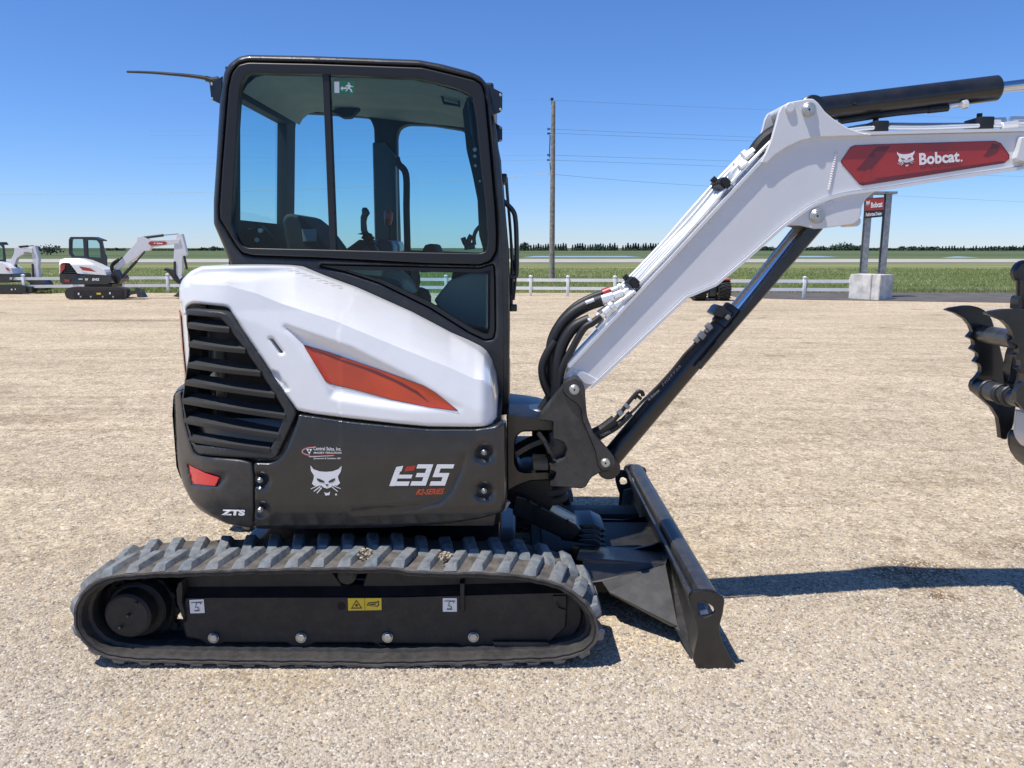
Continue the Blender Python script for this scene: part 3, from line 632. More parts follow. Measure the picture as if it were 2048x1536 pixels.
b = NB(); dpoly(b, C5(Q(693, 648, 707, 667)), Plane(YB), -.04); dpoly(b, C5(Q(972, 643, 985, 660)), Plane(YB), -.04); obj('sticker', b, M['decal'], e1, smooth=False)
b = NB(); dpoly(b, C5(Q(860, 648, 898, 664)), Plane(YB), -.04); obj('warning_sticker', b, M['yellow'], e1, smooth=False)
c5('turntable', [(750, 570), (1000, 570), (1000, 600), (750, 600)], .5, .8, M['blk'], e1)
c5('lower_body', [(528, 478), (700, 485), (700, 490), (948, 492), (985, 500), (1000, 530), (990, 560), (950, 572), (560, 576), (535, 555)], .12, 1.4, M['dark'], e1)
c5('engine_hood', [(526, 395), (534, 355), (575, 340), (700, 340), (770, 358), (925, 440), (945, 470), (946, 492), (690, 478), (620, 385), (570, 380), (545, 390), (535, 480), (527, 478)], .10, .75, M['white'], e1, ins=lambda V: np.clip((C5([(0, 395)])[0][1] - V[:, 1]) * .02, 0, .3), step=3)
gr_ = c5('grille', [(545, 385), (615, 388), (700, 480), (655, 548), (575, 530), (545, 490)], .14, .1, M['void'], e1)  # black plate gives the shade behind the louvres as colour
b = NB()
for k in range(7):
    y0 = 402 + k * 19; xe = min(625 + k * 16, 690 - max(0, k - 4) * 16); panel(b, C5([(566, y0), (xe, y0 + 4), (xe, y0 + 11), (566, y0 + 8)]), Plane(YB + .10), .04, rpx=0)
obj('louvre', b, M['grille'], gr_)
b = NB(); dpoly(b, C5([(702, 412), (800, 430), (855, 462), (735, 448)]), Plane(YB), .06); dpoly(b, C5([(537, 400), (577, 392), (577, 430), (545, 470), (537, 455)]), Plane(YB), .08); dpoly(b, C5([(568, 524), (627, 532), (615, 550), (578, 553)]), Plane(YB), .08)
obj('red_decal', b, M['red'], e1, smooth=False)
b = NB(); dtext(b, 'E42', C5([(824, 518), (887, 518), (883, 540), (820, 540)]), Plane(YB), .08, bold=.05); cat(b, C5(Q(755, 516, 785, 545)), Plane(YB), .08); dpoly(b, C5(Q(698, 522, 735, 530)), Plane(YB), .08); obj('lettering', b, [M['decal'], M['dark']], e1, smooth=False)
cabP = rnd([(612, 172), (632, 152), (830, 152), (905, 180), (930, 300), (946, 330), (946, 478), (925, 440), (770, 358), (690, 338), (640, 336), (612, 300)], 6)
H1 = rnd([(645, 170), (738, 170), (748, 322), (655, 322), (635, 295), (638, 180)], 8); H2 = rnd([(775, 178), (862, 182), (885, 210), (896, 335), (780, 328)], 8)
cab_ = c5('cab', cabP, .75, .09, M['cabf'], e1, holes=[C5(H1), C5(H2)]); 
c5('cab_far_side', cabP, 1.15, .06, M['cabf'], cab_, holes=[C5(H1), C5(H2)])
c5('roof', [(614, 160), (632, 150), (830, 150), (908, 178), (908, 188), (830, 162), (632, 162)], .80, .40, M['cabf'], cab_)
b = NB(); dpoly(b, C5(H1), Plane(YB), .78); dpoly(b, C5(H2), Plane(YB), .78); obj('window', b, M['glass'], cab_, smooth=False)
c5('boom', rnd([(1015, 430), (1180, 235), (1215, 195), (1222, 150), (1275, 148), (1330, 175), (1480, 175), (1600, 170), (1600, 205), (1480, 222), (1345, 242), (1325, 275), (1290, 272), (1200, 345), (1040, 448)], 8), .62, .2, M['bwhite'], e1)
ar = c5('arm', rnd([(1575, 130), (1620, 122), (1640, 200), (1662, 300), (1650, 320), (1625, 330), (1618, 500), (1580, 500), (1546, 380), (1552, 200)], 6), .66, .18, M['bwhite'], e1)
b = NB(); dpoly(b, C5([(1318, 207), (1340, 190), (1470, 190), (1490, 205), (1470, 222), (1345, 230)]), Plane(YB), .61); obj('boom_decal', b, M['red'], e1, smooth=False)
b = NB(); dtext(b, 'Bobcat', C5([(1396, 200), (1448, 199), (1448, 214), (1396, 216)]), Plane(YB), .59, bold=.05); cat(b, C5(Q(1368, 199, 1386, 217)), Plane(YB), .59); obj('lettering', b, [M['decal'], M['dred']], e1, smooth=False)
b = NB(); cyl(b, at(*C5([(1262, 160)])[0], YB + .7), at(*C5([(1455, 136)])[0], YB + .7), .055, n=12); obj('arm_cylinder', b, M['blk'], e1)
b = NB(); cyl(b, at(*C5([(1455, 136)])[0], YB + .7), at(*C5([(1590, 124)])[0], YB + .7), .02, n=10); obj('cylinder_rod', b, M['chrome'], e1)
b = NB(); cyl(b, at(*C5([(1070, 525)])[0], YB + .6), at(*C5([(1215, 368)])[0], YB + .6), .06, n=12); cyl(b, at(*C5([(1215, 368)])[0], YB + .6), at(*C5([(1290, 280)])[0], YB + .6), .035, n=12); obj('boom_cylinder', b, M['blk'], e1)
b = NB(); tube(b, [at(*C5([q])[0], YB + .6) for q in ((1000, 470), (990, 420), (1010, 380), (1060, 350))], .05); tube(b, [at(*C5([q])[0], YB + .6) for q in ((1010, 450), (1008, 410), (1050, 370), (1090, 330))], .03); obj('hose', b, M['hose'], e1)
c5('swing_bracket', [(955, 490), (1000, 480), (1015, 440), (1035, 450), (1060, 500), (1085, 520), (1060, 560), (1000, 565), (955, 545)], .5, .35, M['dark2'], e1)
c5('blade', [(1140, 640), (1215, 620), (1250, 615), (1252, 640), (1282, 690), (1225, 690), (1215, 655), (1140, 670)], .1, .35, M['dark2'], e1)
c5('blade_lug', [(1200, 612), (1215, 602), (1245, 608), (1250, 625), (1205, 628)], .1, .05, M['dark2'], e1)
c5('thumb', rnd([(1450, 438), (1475, 428), (1530, 445), (1570, 495), (1600, 545), (1592, 575), (1550, 540), (1500, 470)], 6), .7, .12, M['blk'], e1)
c5('bucket', rnd([(1604, 520), (1640, 495), (1665, 560), (1650, 640), (1610, 690), (1538, 680), (1580, 650), (1600, 600)], 10), .55, .5, M['dark2'], e1)
b = NB()
for q0, q1 in (((1556, 370), (1556, 500)), ((1640, 320), (1665, 440))): cyl(b, at(*C5([q0])[0], YB + .66), at(*C5([q1])[0], YB + .66), .05, n=8)
obj('bucket_cylinder', b, M['blk'], e1)
# second background machine, cut by the left edge
g2 = gnd(10, 588.5); YB0 = YB; YB = g2.y
e2 = thing('mini_excavator', (g2.x, YB, G(YB)), 'mini excavator cut off by the left picture edge, bucket curled on the gravel', 'excavator')
for dy in (0, 1.3): c5('track', rnd([(-300, 600), (-260, 580), (180, 575), (225, 590), (236, 620), (225, 645), (180, 655), (-260, 665), (-300, 645)], 18), dy, .3, M['edge'], e2)
b = NB(); dpoly(b, C5(Q(97, 612, 110, 625)), Plane(YB), -.02); dpoly(b, C5(Q(132, 610, 140, 622)), Plane(YB), -.02); obj('sticker', b, M['decal'], e2, smooth=False)
c5('lower_body', [(-280, 480), (0, 488), (112, 478), (120, 500), (112, 548), (60, 558), (-260, 565)], .12, 1.3, M['dark'], e2)
c5('engine_hood', [(-280, 420), (-240, 370), (-60, 370), (30, 385), (95, 430), (115, 478), (-280, 485)], .1, .8, M['white'], e2)
b = NB(); dpoly(b, C5([(45, 420), (75, 430), (95, 455), (60, 447)]), Plane(YB), .08); obj('red_decal', b, M['red'], e2, smooth=False)
b = NB(); dtext(b, 'E35', C5([(88, 510), (110, 510), (108, 530), (86, 530)]), Plane(YB), .1, bold=.05); obj('lettering', b, M['decal'], e2, smooth=False)
c2p = rnd([(-260, 200), (8, 200), (30, 225), (45, 350), (42, 380), (-60, 372), (-260, 372)], 8)
c2 = c5('cab', c2p, .7, .08, M['cabf'], e2, holes=[C5(rnd([(-230, 225), (-110, 225), (-110, 350), (-230, 350)], 8)), C5(rnd([(-85, 225), (5, 225), (22, 250), (28, 350), (-85, 350)], 8))])
c5('cab_far_side', c2p, 1.1, .06, M['cabf'], c2, holes=[C5(rnd([(-230, 225), (5, 225), (22, 250), (28, 350), (-230, 350)], 8))]); c5('roof', [(-262, 196), (10, 196), (28, 220), (20, 222), (4, 206), (-262, 206)], .75, .4, M['cabf'], c2)
b = NB(); dpoly(b, C5([(-240, 215), (10, 215), (30, 355), (-240, 355)]), Plane(YB), .73); obj('window', b, M['glass'], c2, smooth=False)
c5('boom', rnd([(75, 395), (125, 300), (130, 245), (160, 240), (190, 258), (285, 250), (290, 290), (220, 300), (190, 312), (150, 340), (110, 450), (85, 420)], 8), .55, .2, M['bwhite'], e2)
c5('arm', rnd([(285, 235), (312, 225), (330, 300), (345, 350), (340, 420), (352, 510), (300, 510), (292, 380), (283, 290)], 6), .6, .18, M['bwhite'], e2)
b = NB(); cyl(b, at(*C5([(170, 240)])[0], YB + .65), at(*C5([(250, 233)])[0], YB + .65), .05, n=10); cyl(b, at(*C5([(250, 233)])[0], YB + .65), at(*C5([(300, 228)])[0], YB + .65), .02, n=8); cyl(b, at(*C5([(120, 470)])[0], YB + .6), at(*C5([(148, 400)])[0], YB + .6), .05, n=10); cyl(b, at(*C5([(290, 390)])[0], YB + .6), at(*C5([(298, 510)])[0], YB + .6), .05, n=10); obj('hydraulic_cylinder', b, M['blk'], e2)
b = NB(); dtext(b, 'Bobcat', C5([(212, 285), (265, 284), (265, 297), (212, 299)]), Plane(YB), .52, bold=.04); obj('lettering', b, M['dred'], e2, smooth=False)
c5('bucket', rnd([(235, 525), (300, 510), (360, 520), (400, 560), (412, 595), (390, 625), (330, 632), (275, 610), (265, 560), (232, 540)], 14), .4, .6, M['dark2'], e2)
c5('blade', [(225, 595), (285, 592), (285, 640), (240, 645)], .1, .3, M['dark2'], e2)
YB = YB0
# tractor seen from behind
g3 = gnd(1425, 602); YT = g3.y
tr = thing('compact_tractor', (g3.x, YT, G(YT)), 'orange compact tractor with chunky black tyres, seen behind the white boom', 'tractor')
zg = G(YT)
def tyre(x0, x1, yc, r):
    b = NB(); n = 28; prof = [(0, r * .5), (.0, r * .86), (.12, r * .97), (.3, r), (.7, r), (.88, r * .97), (1, r * .86), (1, r * .5)]; rings = []
    for u, rr in prof: rings.append([b.verts.new((x0 + (x1 - x0) * u, yc + rr * math.cos(2 * math.pi * i / n), zg + r + rr * math.sin(2 * math.pi * i / n))) for i in range(n)])
    for a, c in zip(rings, rings[1:]):
        for i in range(n): b.faces.new((a[i], a[(i + 1) % n], c[(i + 1) % n], c[i]))
    for i in range(20):
        a = 2 * math.pi * i / 20
        for sgn in (0, 1):
            a0 = a + sgn * .15; xa, xb = (x0 - .01, (x0 + x1) / 2 + .02) if sgn else ((x0 + x1) / 2 - .02, x1 + .01); vs = []
            for xx, da in ((xa, .12 if sgn else 0), (xb, 0 if sgn else .12)):
                for rr in (r * .96, r * 1.05):
                    for w_ in (-.05, .05): vs.append(b.verts.new((xx, yc + rr * math.cos(a0 + da + w_), zg + r + rr * math.sin(a0 + da + w_))))
            for f in ((0, 1, 3, 2), (4, 6, 7, 5), (2, 3, 7, 6), (0, 2, 6, 4), (1, 5, 7, 3)): b.faces.new([vs[k] for k in f])
    bmesh.ops.recalc_face_normals(b, faces=b.faces); w_ = obj('wheel', b, M['tyre'], tr)
    b = NB(); cyl(b, (x0 + .02, yc, zg + r), (x1 - .02, yc, zg + r), r * .52, n=20, bev=.02); obj('rim', b, M['torange'], w_)
X = lambda px: at(px, 580, YT).x
tyre(X(1438), X(1462), YT + .3, .39); tyre(X(1390), X(1414), YT + .3, .39); tyre(X(1443), X(1456), YT + 1.9, .27); tyre(X(1396), X(1409), YT + 1.9, .27)
b = NB(); box(b, X(1415), X(1437), YT + .1, YT + 1.6, zg + .3, zg + .62, .03); box(b, X(1420), X(1432), YT + .0, YT + .2, zg + .18, zg + .45, .02); obj('chassis', b, M['blk'], tr)
b = NB(); box(b, X(1412), X(1462), YT + .05, YT + .6, zg + .80, zg + .86, .02); box(b, X(1416), X(1440), YT + .9, YT + 2.3, zg + .6, zg + 1.0, .06); obj('fender', b, M['torange'], tr)
b = NB(); box(b, X(1418), X(1436), YT + .3, YT + .6, zg + .86, zg + 1.15, .04); obj('operator_seat', b, M['blk'], tr)
#@@MAIN
# ================================================================== the main excavator
EX = thing('mini_excavator', (HX, HY, 0), 'large white and charcoal mini excavator in the foreground, seen from its right side', 'excavator')
def C2(P): return [(330 + x * .37756, 500 + y * .37756) for x, y in P]
def C1(P): return [(400 + x * .32227, 80 + y * .32227) for x, y in P]
def C3(P): return [(120 + x * .33203, 1020 + y * .33203) for x, y in P]
def C4(P): return [(750 + x * .38086, 900 + y * .38086) for x, y in P]
def CK(P): return [(980 + x * .3125, 520 + y * .3125) for x, y in P]
def CB(P): return [(1380 + x * .32617, 130 + y * .32617) for x, y in P]
def CA3(P): return [(1060 + x * .3125, 150 + y * .3125) for x, y in P]
def CR(P): return [(1840 + x * .29928, 500 + y * .29928) for x, y in P]
# ---------------------------------------------------------------- tracks
YN = 2.785; TW = .32
TP = C3([(75, 600), (95, 545), (120, 500), (165, 450), (240, 412), (320, 392), (400, 382), (550, 374), (700, 369), (1200, 352), (1650, 346), (2048, 344)]) + \
     C4([(200, 636), (600, 641), (780, 655), (900, 678), (980, 703), (1050, 742), (1110, 792), (1150, 850), (1175, 905), (1187, 955), (1180, 1000), (1150, 1045), (1090, 1085), (1010, 1108), (900, 1120), (500, 1133), (0, 1146)]) + \
     C3([(1700, 945), (1200, 942), (800, 935), (400, 924), (290, 905), (200, 870), (130, 810), (90, 740), (72, 670)])
W3 = [at(x, y, YN) for x, y in TP]
loop = [Vector((p.x, p.z)) for p in W3]
def closed_resample(pts, n):
    L = [0]; m = len(pts)
    for i in range(m): L.append(L[-1] + (pts[(i + 1) % m] - pts[i]).length)
    out = []; j = 0
    for k in range(n):
        s = L[-1] * k / n
        while L[j + 1] < s: j += 1
        t = (s - L[j]) / (L[j + 1] - L[j]); out.append(pts[j].lerp(pts[(j + 1) % m], t))
    return out, L[-1]
def smooth_closed(p, it=3):
    for _ in range(it): p = [(p[i - 1] + p[i] * 2 + p[(i + 1) % len(p)]) / 4 for i in range(len(p))]
    return p
NL = 44
lp, LT = closed_resample(loop, NL * 6); lp = smooth_closed(lp, 5)
zmin = min(p.y for p in lp); lp = [Vector((p.x, p.y - zmin + .008)) for p in lp]
def frame_at(i):
    i %= len(lp); p = lp[i]; t = (lp[(i + 1) % len(lp)] - lp[i - 1]).normalized(); n = Vector((-t.y, t.x))
    return p, t, n
ctr = sum(lp, Vector((0, 0))) / len(lp)
if (frame_at(0)[0] - ctr).dot(frame_at(0)[2]) < 0: SG = -1
else: SG = 1
def track(Y0, Y1, mirror=False):
    b = NB(); n = len(lp)
    # cross-section (across, outward, material)
    cs = [(0.0, -.004, 0), (.0, -.012, 2), (.004, -.014, 2), (.002, -.022, 2), (.008, -.030, 2), (.05, -.032, 2), (.055, -.045, 2), (.10, -.045, 2), (.105, -.032, 2), (.195, -.032, 2), (.2, -.045, 2), (.245, -.045, 2), (.25, -.032, 2), (.292, -.030, 2), (.298, -.022, 2), (.296, -.014, 2), (.3, -.012, 2), (.3, -.004, 0), (.29, 0, 0), (.01, 0, 0)]
    rings = []
    for i in range(n):
        p, t, nn = frame_at(i); nn = nn * SG; j = .0012 * math.sin(i * 1.7) + .0012 * math.sin(i * .61)
        rings.append([b.verts.new((p.x + nn.x * (o + j), Y0 + (Y1 - Y0) * a / .3, p.y + nn.y * (o + j))) for a, o, m_ in cs])
    for i in range(n):
        a, c = rings[i], rings[(i + 1) % n]
        for k in range(len(cs)):
            b.faces.new((a[k], a[(k + 1) % len(cs)], c[(k + 1) % len(cs)], c[k])).material_index = cs[k][2]
    def P(s, a, o):
        i = int(math.floor(s)); f = s - i; p0, _, n0 = frame_at(i); p1, _, n1 = frame_at(i + 1); p = p0.lerp(p1, f); nn = n0.lerp(n1, f) * SG
        return (p.x + nn.x * o, Y0 + (Y1 - Y0) * a / .3, p.y + nn.y * o)
    for k in range(NL):
        for half in (0, 1):
            s0 = k * 6 + (3 if half else 0) + random.uniform(-.08, .08)
            # near row and far row are staggered; each lug is a skewed, flat-topped block
            if not half: a = (.002, .02, .150, .168); sk = (0, 2.2)
            else: a = (.132, .150, .28, .298); sk = (2.2, 0)
            h = .025; hb, ht = 1.75, 1.05; q = []
            def sl(u): return sk[0] + (sk[1] - sk[0]) * (u - a[0]) / (a[3] - a[0])
            base = [(s0 + sl(a[0]) - hb * 1.0, a[0]), (s0 + sl(a[0]) + hb * .8, a[0]), (s0 + sl(a[3]) + hb, a[3]), (s0 + sl(a[3]) - hb, a[3])]
            topp = [(s0 + sl(a[1]) - ht, a[1]), (s0 + sl(a[1]) + ht, a[1]), (s0 + sl(a[2]) + ht * 1.1, a[2]), (s0 + sl(a[2]) - ht * 1.1, a[2])]
            vb = [b.verts.new(P(s, u, -.001)) for s, u in base]; vt = [b.verts.new(P(s, u, h + random.uniform(-.0015, .0015))) for s, u in topp]
            fs = [b.faces.new(vt)] + [b.faces.new((vb[i], vb[(i + 1) % 4], vt[(i + 1) % 4], vt[i])) for i in range(4)]
            bmesh.ops.bevel(b, geom=list(set(fs[0].edges) | {e for v in vt for e in v.link_edges}), offset=.004, segments=2, affect='EDGES', profile=.5)
    return b
def build_track(Y0, Y1, label):
    b = track(Y0, Y1); nbelt = len(lp) * 20
    b.faces.ensure_lookup_table()
    bmesh.ops.recalc_face_normals(b, faces=b.faces)
    o = obj('track', b, [M['rub'], M['lug'], M['edge']], EX, ang=28)
    me = o.data; k = 0
    # anything standing outside the belt line is lug
    LP = np.array([(p.x, p.y) for p in lp]); off = ORIG[EX.name]
    co = np.empty(len(me.vertices) * 3); me.vertices.foreach_get('co', co); co = co.reshape(-1, 3) + np.array(off)
    cen = np.array([co[list(p.vertices)].mean(0) for p in me.polygons]); nrm = np.empty(len(me.polygons) * 3); me.polygons.foreach_get('normal', nrm)
    ins = inpoly(cen[:, [0, 2]], LP); mi = np.array([p.material_index for p in me.polygons], np.int32); d = edist(cen[:, [0, 2]], [LP])
    mi[(~ins) & (d > .006)] = 1
    me.polygons.foreach_set('material_index', mi)
    o['label'] = label; return o
build_track(YN, YN + TW, 'near rubber track with dusty grey lugs'); build_track(4.26, 4.56, 'far rubber track in the shade of the body')
for (px, py, Y, n) in ((290, 1108, 2.97, 26), (733, 1105, 2.88, 34), (893, 1112, 2.87, 44)):
    b = NB(); p = at(px, py, Y)
    for _ in range(n):
        r = random.uniform(.003, .009); c = p + Vector((random.gauss(0, .016), random.gauss(0, .02), random.uniform(-.012, .01)))
        bmesh.ops.create_icosphere(b, subdivisions=1, radius=r, matrix=Matrix.Translation(c) @ Matrix.Diagonal((1, random.uniform(.6, 1), random.uniform(.5, .9), 1)))
    obj('packed_gravel', b, M['soil'], EX)
# ---------------------------------------------------------------- undercarriage
fr_ = pl('track_frame', C3([(752, 525), (900, 522), (1840, 520), (2048, 520)]) + C4([(940, 745), (1008, 745), (1010, 800), (1003, 930), (985, 945), (908, 1018), (620, 1022), (560, 1045), (470, 1040), (440, 1020), (90, 1016), (20, 1016)]) + C3([(2010, 825), (1930, 830), (1890, 800), (1540, 800), (1490, 828), (1400, 828), (1370, 800), (985, 800), (940, 826), (880, 810), (850, 785), (760, 768), (742, 700), (740, 600)]), 2.86, .14, M['under'], EX, corner=5, rpx=2.5, rm=.008)
b = NB(); panel(b, C3([(752, 522), (740, 440), (760, 395), (1640, 370), (1700, 455), (1820, 470), (1850, 372), (2300, 372)]) + C4([(300, 640), (930, 672), (1000, 720), (1010, 742)]), Plane(2.90), .14, rpx=2, rm=.006); obj('frame_top', b, M['under'], fr_)
b = NB(); q = [at(*p, 2.863) for p in C3([(752, 524), (2048, 519)]) + C4([(1006, 745)])]; q2 = [Vector((p.x, 2.905, p.z + .03)) for p in q]
vs = [b.verts.new(p) for p in q]; v2 = [b.verts.new(p) for p in q2]
for i in range(2): b.faces.new((vs[i], vs[i + 1], v2[i + 1], v2[i]))
obj('frame_chamfer', b, M['blk'], fr_)
for P in (C3([(700, 480), (712, 440), (735, 432), (740, 500), (735, 560), (752, 610), (752, 680), (735, 640), (705, 560)]), C4([(445, 700), (470, 700), (470, 850), (450, 850)])): b = NB(); panel(b, P, Plane(2.845), .04, rpx=1, rm=.004); obj('guide_tab', b, M['under'], fr_)
b = NB(); panel(b, C4([(620, 1008), (905, 1008), (920, 1022), (912, 1030), (625, 1028)]), Plane(2.84), .05, rpx=.8, rm=.003); panel(b, C4([(935, 768), (1000, 768), (1000, 775), (968, 775), (950, 800), (965, 830), (1000, 840), (1000, 846), (955, 838), (936, 805)]), Plane(2.852), .01, rpx=0); obj('frame_lip', b, M['under'], fr_)
def bolt_set(pts, Y, r, par, name='bolt', m='steel', flange=True):
    for x, y in pts:
        b = NB()
        if flange: cyly(b, x, y, Y - .008, Y, r * 1.35, n=24, bev=.002)
        cyly(b, x, y, Y - .022, Y - .006, r, hexa=True, bev=.002); obj(name, b, M[m], par)
bolt_set(C3([(922, 774), (1450, 773), (1972, 771)]) + C4([(517, 985)]), 2.86, .0165, fr_)
b = NB(); p = at(*C3([(1695, 580)])[0], 2.859); cyl(b, p, (p.x, 2.862, p.z), .017, n=20); obj('hole_shade_disc', b, M['void'], fr_)  # black disc on the plate stands in for shade in a hole
b = NB(); cyly(b, *C3([(1725, 400)])[0], 2.85, 3.0, .036, bev=.006); cyly(b, *C3([(1725, 392)])[0], 2.845, 2.85, .028, bev=.002); cyly(b, *C3([(1725, 390)])[0], 2.84, 2.846, .006, bev=.001); obj('carrier_roller', b, M['edge'], EX)
for i, (x, y) in enumerate(C3([(922, 790), (1450, 790), (1972, 790)]) + C4([(517, 1000)])):
    b = NB(); cyly(b, x, y, 2.90, 3.06, .052, bev=.01); obj('road_roller', b, M['under'], EX)
b = NB(); c = C3([(470, 600)])[0]; cyly(b, c[0], c[1], 2.96, 3.0, .155, n=40, bev=.01); cyly(b, c[0] - 4, c[1] + 2, 2.90, 2.97, .118, n=40, bev=.008)
for k in range(15):
    a = 2 * math.pi * k / 15; p = at(*c, 2.98); cyl(b, (p.x + .16 * math.cos(a), 2.965, p.z + .16 * math.sin(a)), (p.x + .16 * math.cos(a), 2.995, p.z + .16 * math.sin(a)), .02, n=8)
sp_ = obj('drive_sprocket', b, M['under'], EX)
b = NB(); c = C3([(405, 640)])[0]; cyly(b, c[0], c[1], 2.835, 2.93, .092, n=44, bev=.006); cyly(b, c[0], c[1], 2.832, 2.837, .082, n=44, bev=.002); hub = obj('final_drive_hub', b, M['under'], EX)
bolt_set(C3([(455, 565), (405, 641), (356, 716)]), 2.836, .006, hub, 'cap_screw', 'edge'); bolt_set(C3([(500, 425), (600, 483), (636, 584), (625, 638), (597, 684), (384, 440), (338, 472), (309, 517)]), 2.955, .0075, sp_, 'cap_screw', 'edge')
b = NB(); c = C4([(930, 870)])[0]; cyly(b, c[0], c[1], 2.90, 3.02, .150, n=44, bev=.012); cyly(b, c[0], c[1], 2.885, 2.91, .125, n=44, bev=.01); cyly(b, c[0], c[1], 2.87, 2.89, .05, n=24, bev=.004); obj('idler_wheel', b, M['under'], EX)
b = NB(); box(b, -1.25, .02, 2.97, 4.4, .14, .30, .02); box(b, -1.1, -.05, 3.12, 4.25, .28, .40, .03); box(b, -1.56, .22, 3.075, 3.10, .09, .36, .01); obj('lower_frame', b, M['blk'], EX)  # last box: dark sheet added as shade in the gap behind the sprocket
b = NB(); box(b, -1.5, .12, 4.36, 4.48, .08, .32, .01); obj('track_frame', b, M['under'], EX)
b = NB(); cyl(b, (HX, HY, .36), (HX, HY, .53), .34, n=40, bev=.01); obj('slew_ring', b, M['blk'], EX)
# stickers on the track frame
def stick(name, P, m, Y=2.859, par=None):
    b = NB(); panel(b, P, Plane(Y), 0, rpx=0, ins=-.001); return obj(name, b, M[m], par or fr_, smooth=False)
def tie(par, P, Y=2.857):
    q = lambda a: [tuple(x) for x in quadmap(np.array(a), P)]; b = NB(); W = 1.0
    ar = [(.62 + .20 * math.cos(t), .48 - .26 * math.sin(t)) for t in np.linspace(.4, 3.3, 9)]
    for L in ([(.1, .22), (.9, .22)], ar, [(.35, .55), (.6, .62), (.62, .75), (.4, .84), (.28, .78)], [(.3, .84), (.68, .84)]):
        for a, c in zip(L, L[1:]):
            d = np.array(c) - np.array(a); n = np.array([-d[1], d[0]]) / np.linalg.norm(d) * .022
            dpoly(b, q([np.array(a) + n, np.array(c) + n, np.array(c) - n, np.array(a) - n]), Plane(Y))
    obj('pictogram', b, M['bdecal'], par, smooth=False)
s = stick('sticker', C3([(779, 542), (865, 538), (872, 620), (785, 623)]), 'decal'); tie(s, C3([(779, 542), (865, 538), (872, 620), (785, 623)]))
s = stick('sticker', C4([(356, 778), (430, 778), (430, 849), (356, 849)]), 'decal'); tie(s, C4([(356, 778), (430, 778), (430, 849), (356, 849)]))
P = C3([(1734, 532), (1936, 531), (1937, 603), (1736, 606)]); s = stick('warning_sticker', P, 'yellow'); b = NB(); q = lambda a: [tuple(x) for x in quadmap(np.array(a), P)]
panel(b, q([(.25, .12), (.42, .85), (.08, .85)]), Plane(2.857), 0, rpx=0, holes=[q([(.25, .25), (.375, .77), (.125, .77)])]); dpoly(b, q([(.22, .5), (.28, .5), (.29, .68), (.21, .68)]), Plane(2.857))
dpoly(b, q([(.495, .02), (.505, .02), (.505, .98), (.495, .98)]), Plane(2.857))
panel(b, q([(.56, .62), (.6, .36), (.85, .3), (.92, .22), (.93, .6), (.88, .72)]), Plane(2.857), 0, rpx=0, holes=[q([(.6, .6), (.63, .42), (.86, .38), (.89, .34), (.9, .55), (.86, .65)])]); dpoly(b, q([(.64, .5), (.84, .46), (.84, .54), (.64, .58)]), Plane(2.857))
obj('pictogram', b, M['bdecal'], s, smooth=False)
# ---------------------------------------------------------------- upper body: core, counterweight, side panels, hood
def plan(ins, a0, a1, n):
    """points of the body outline (seen from above) by angle round the swing centre"""
    out = []
    for k in range(n + 1):
        a = a0 + (a1 - a0) * k / n; c, s_ = math.cos(a), math.sin(a); lo, hi = 0, 1.2
        for _ in range(30):
            m_ = (lo + hi) / 2; x = HX + m_ * c; y = HY - abs(m_ * s_)
            if HOUSE.g(np.array([x]), np.array([y]), ins)[0] < 0 and x < -.03 - ins * .3: lo = m_
            else: hi = m_
        out.append((HX + lo * c, HY + lo * s_))
    return out
def loft(bm, prof, a0, a1, n, closed=False, capt=True, mi=0):
    rings = []
    for z, ins in prof: rings.append([bm.verts.new((x, y, z)) for x, y in plan(ins, a0, a1, n)])
    m_ = len(rings[0])
    for a, b in zip(rings, rings[1:]):
        for i in range(m_ - 1 + (1 if closed else 0)): bm.faces.new((a[i], a[(i + 1) % m_], b[(i + 1) % m_], b[i])).material_index = mi
    if capt:
        bm.faces.new(list(reversed(rings[0]))).material_index = mi; bm.faces.new(rings[-1]).material_index = mi
b = NB(); loft(b, [(.50, .16), (.53, .06), (.60, .045), (.93, .045), (.97, .06)], -math.pi, math.pi * (1 - 2 / 120), 119, True); obj('body_core', b, M['blk'], EX, ang=40)
b = NB(); loft(b, [(.97, .15), (1.44, .17)], -math.pi, -math.pi * .62, 30, False, True); box(b, -1.25, -.80, 3.25, 3.42, .96, 1.30); box(b, -.80, -.10, 3.22, 3.42, .96, 1.12); obj('engine_bay_shade', b, M['void'], EX)  # black filler mass, painted as the shade behind grille and hood
b = NB(); box(b, -1.30, -1.02, 3.24, 3.36, 1.0, 1.3, .03); cyl(b, (-1.26, 3.22, 1.07), (-1.12, 3.16, 1.07), .05, n=16, bev=.01); cyl(b, (-1.2, 3.15, .95), (-1.2, 3.15, 1.25), .03, n=12); tube(b, [(-1.28, 3.3, 1.15), (-1.22, 3.2, 1.2), (-1.12, 3.14, 1.12)], .015); tube(b, [(-1.28, 3.3, 1.05), (-1.22, 3.2, .98), (-1.12, 3.14, 1.02)], .012); obj('engine', b, M['engine'], EX)
def side_ins(V):
    i = np.zeros(len(V)); y = V[:, 1]; i += np.clip((y - 1005) / 50, 0, 1) ** 2 * .05; i += np.clip((905 - y) / 80, 0, 1) * .012
    i += .5 * np.clip((V[:, 0] - 985) / 30, 0, 1) ** 3 * .10
    # embossed sweep at the lower right
    return i
sd = C2([(706, 868), (980, 908), (1280, 938), (1400, 948), (1640, 948), (1740, 935), (1806, 905), (1812, 1010), (1812, 1340), (1795, 1385), (1735, 1405), (1660, 1425), (1500, 1450), (1190, 1470), (720, 1478), (476, 1476), (468, 1125), (560, 1128), (598, 1112), (640, 1060), (700, 900)])
rec = C2([(1690, 1072), (1690, 1275), (505, 1218), (507, 1374)])
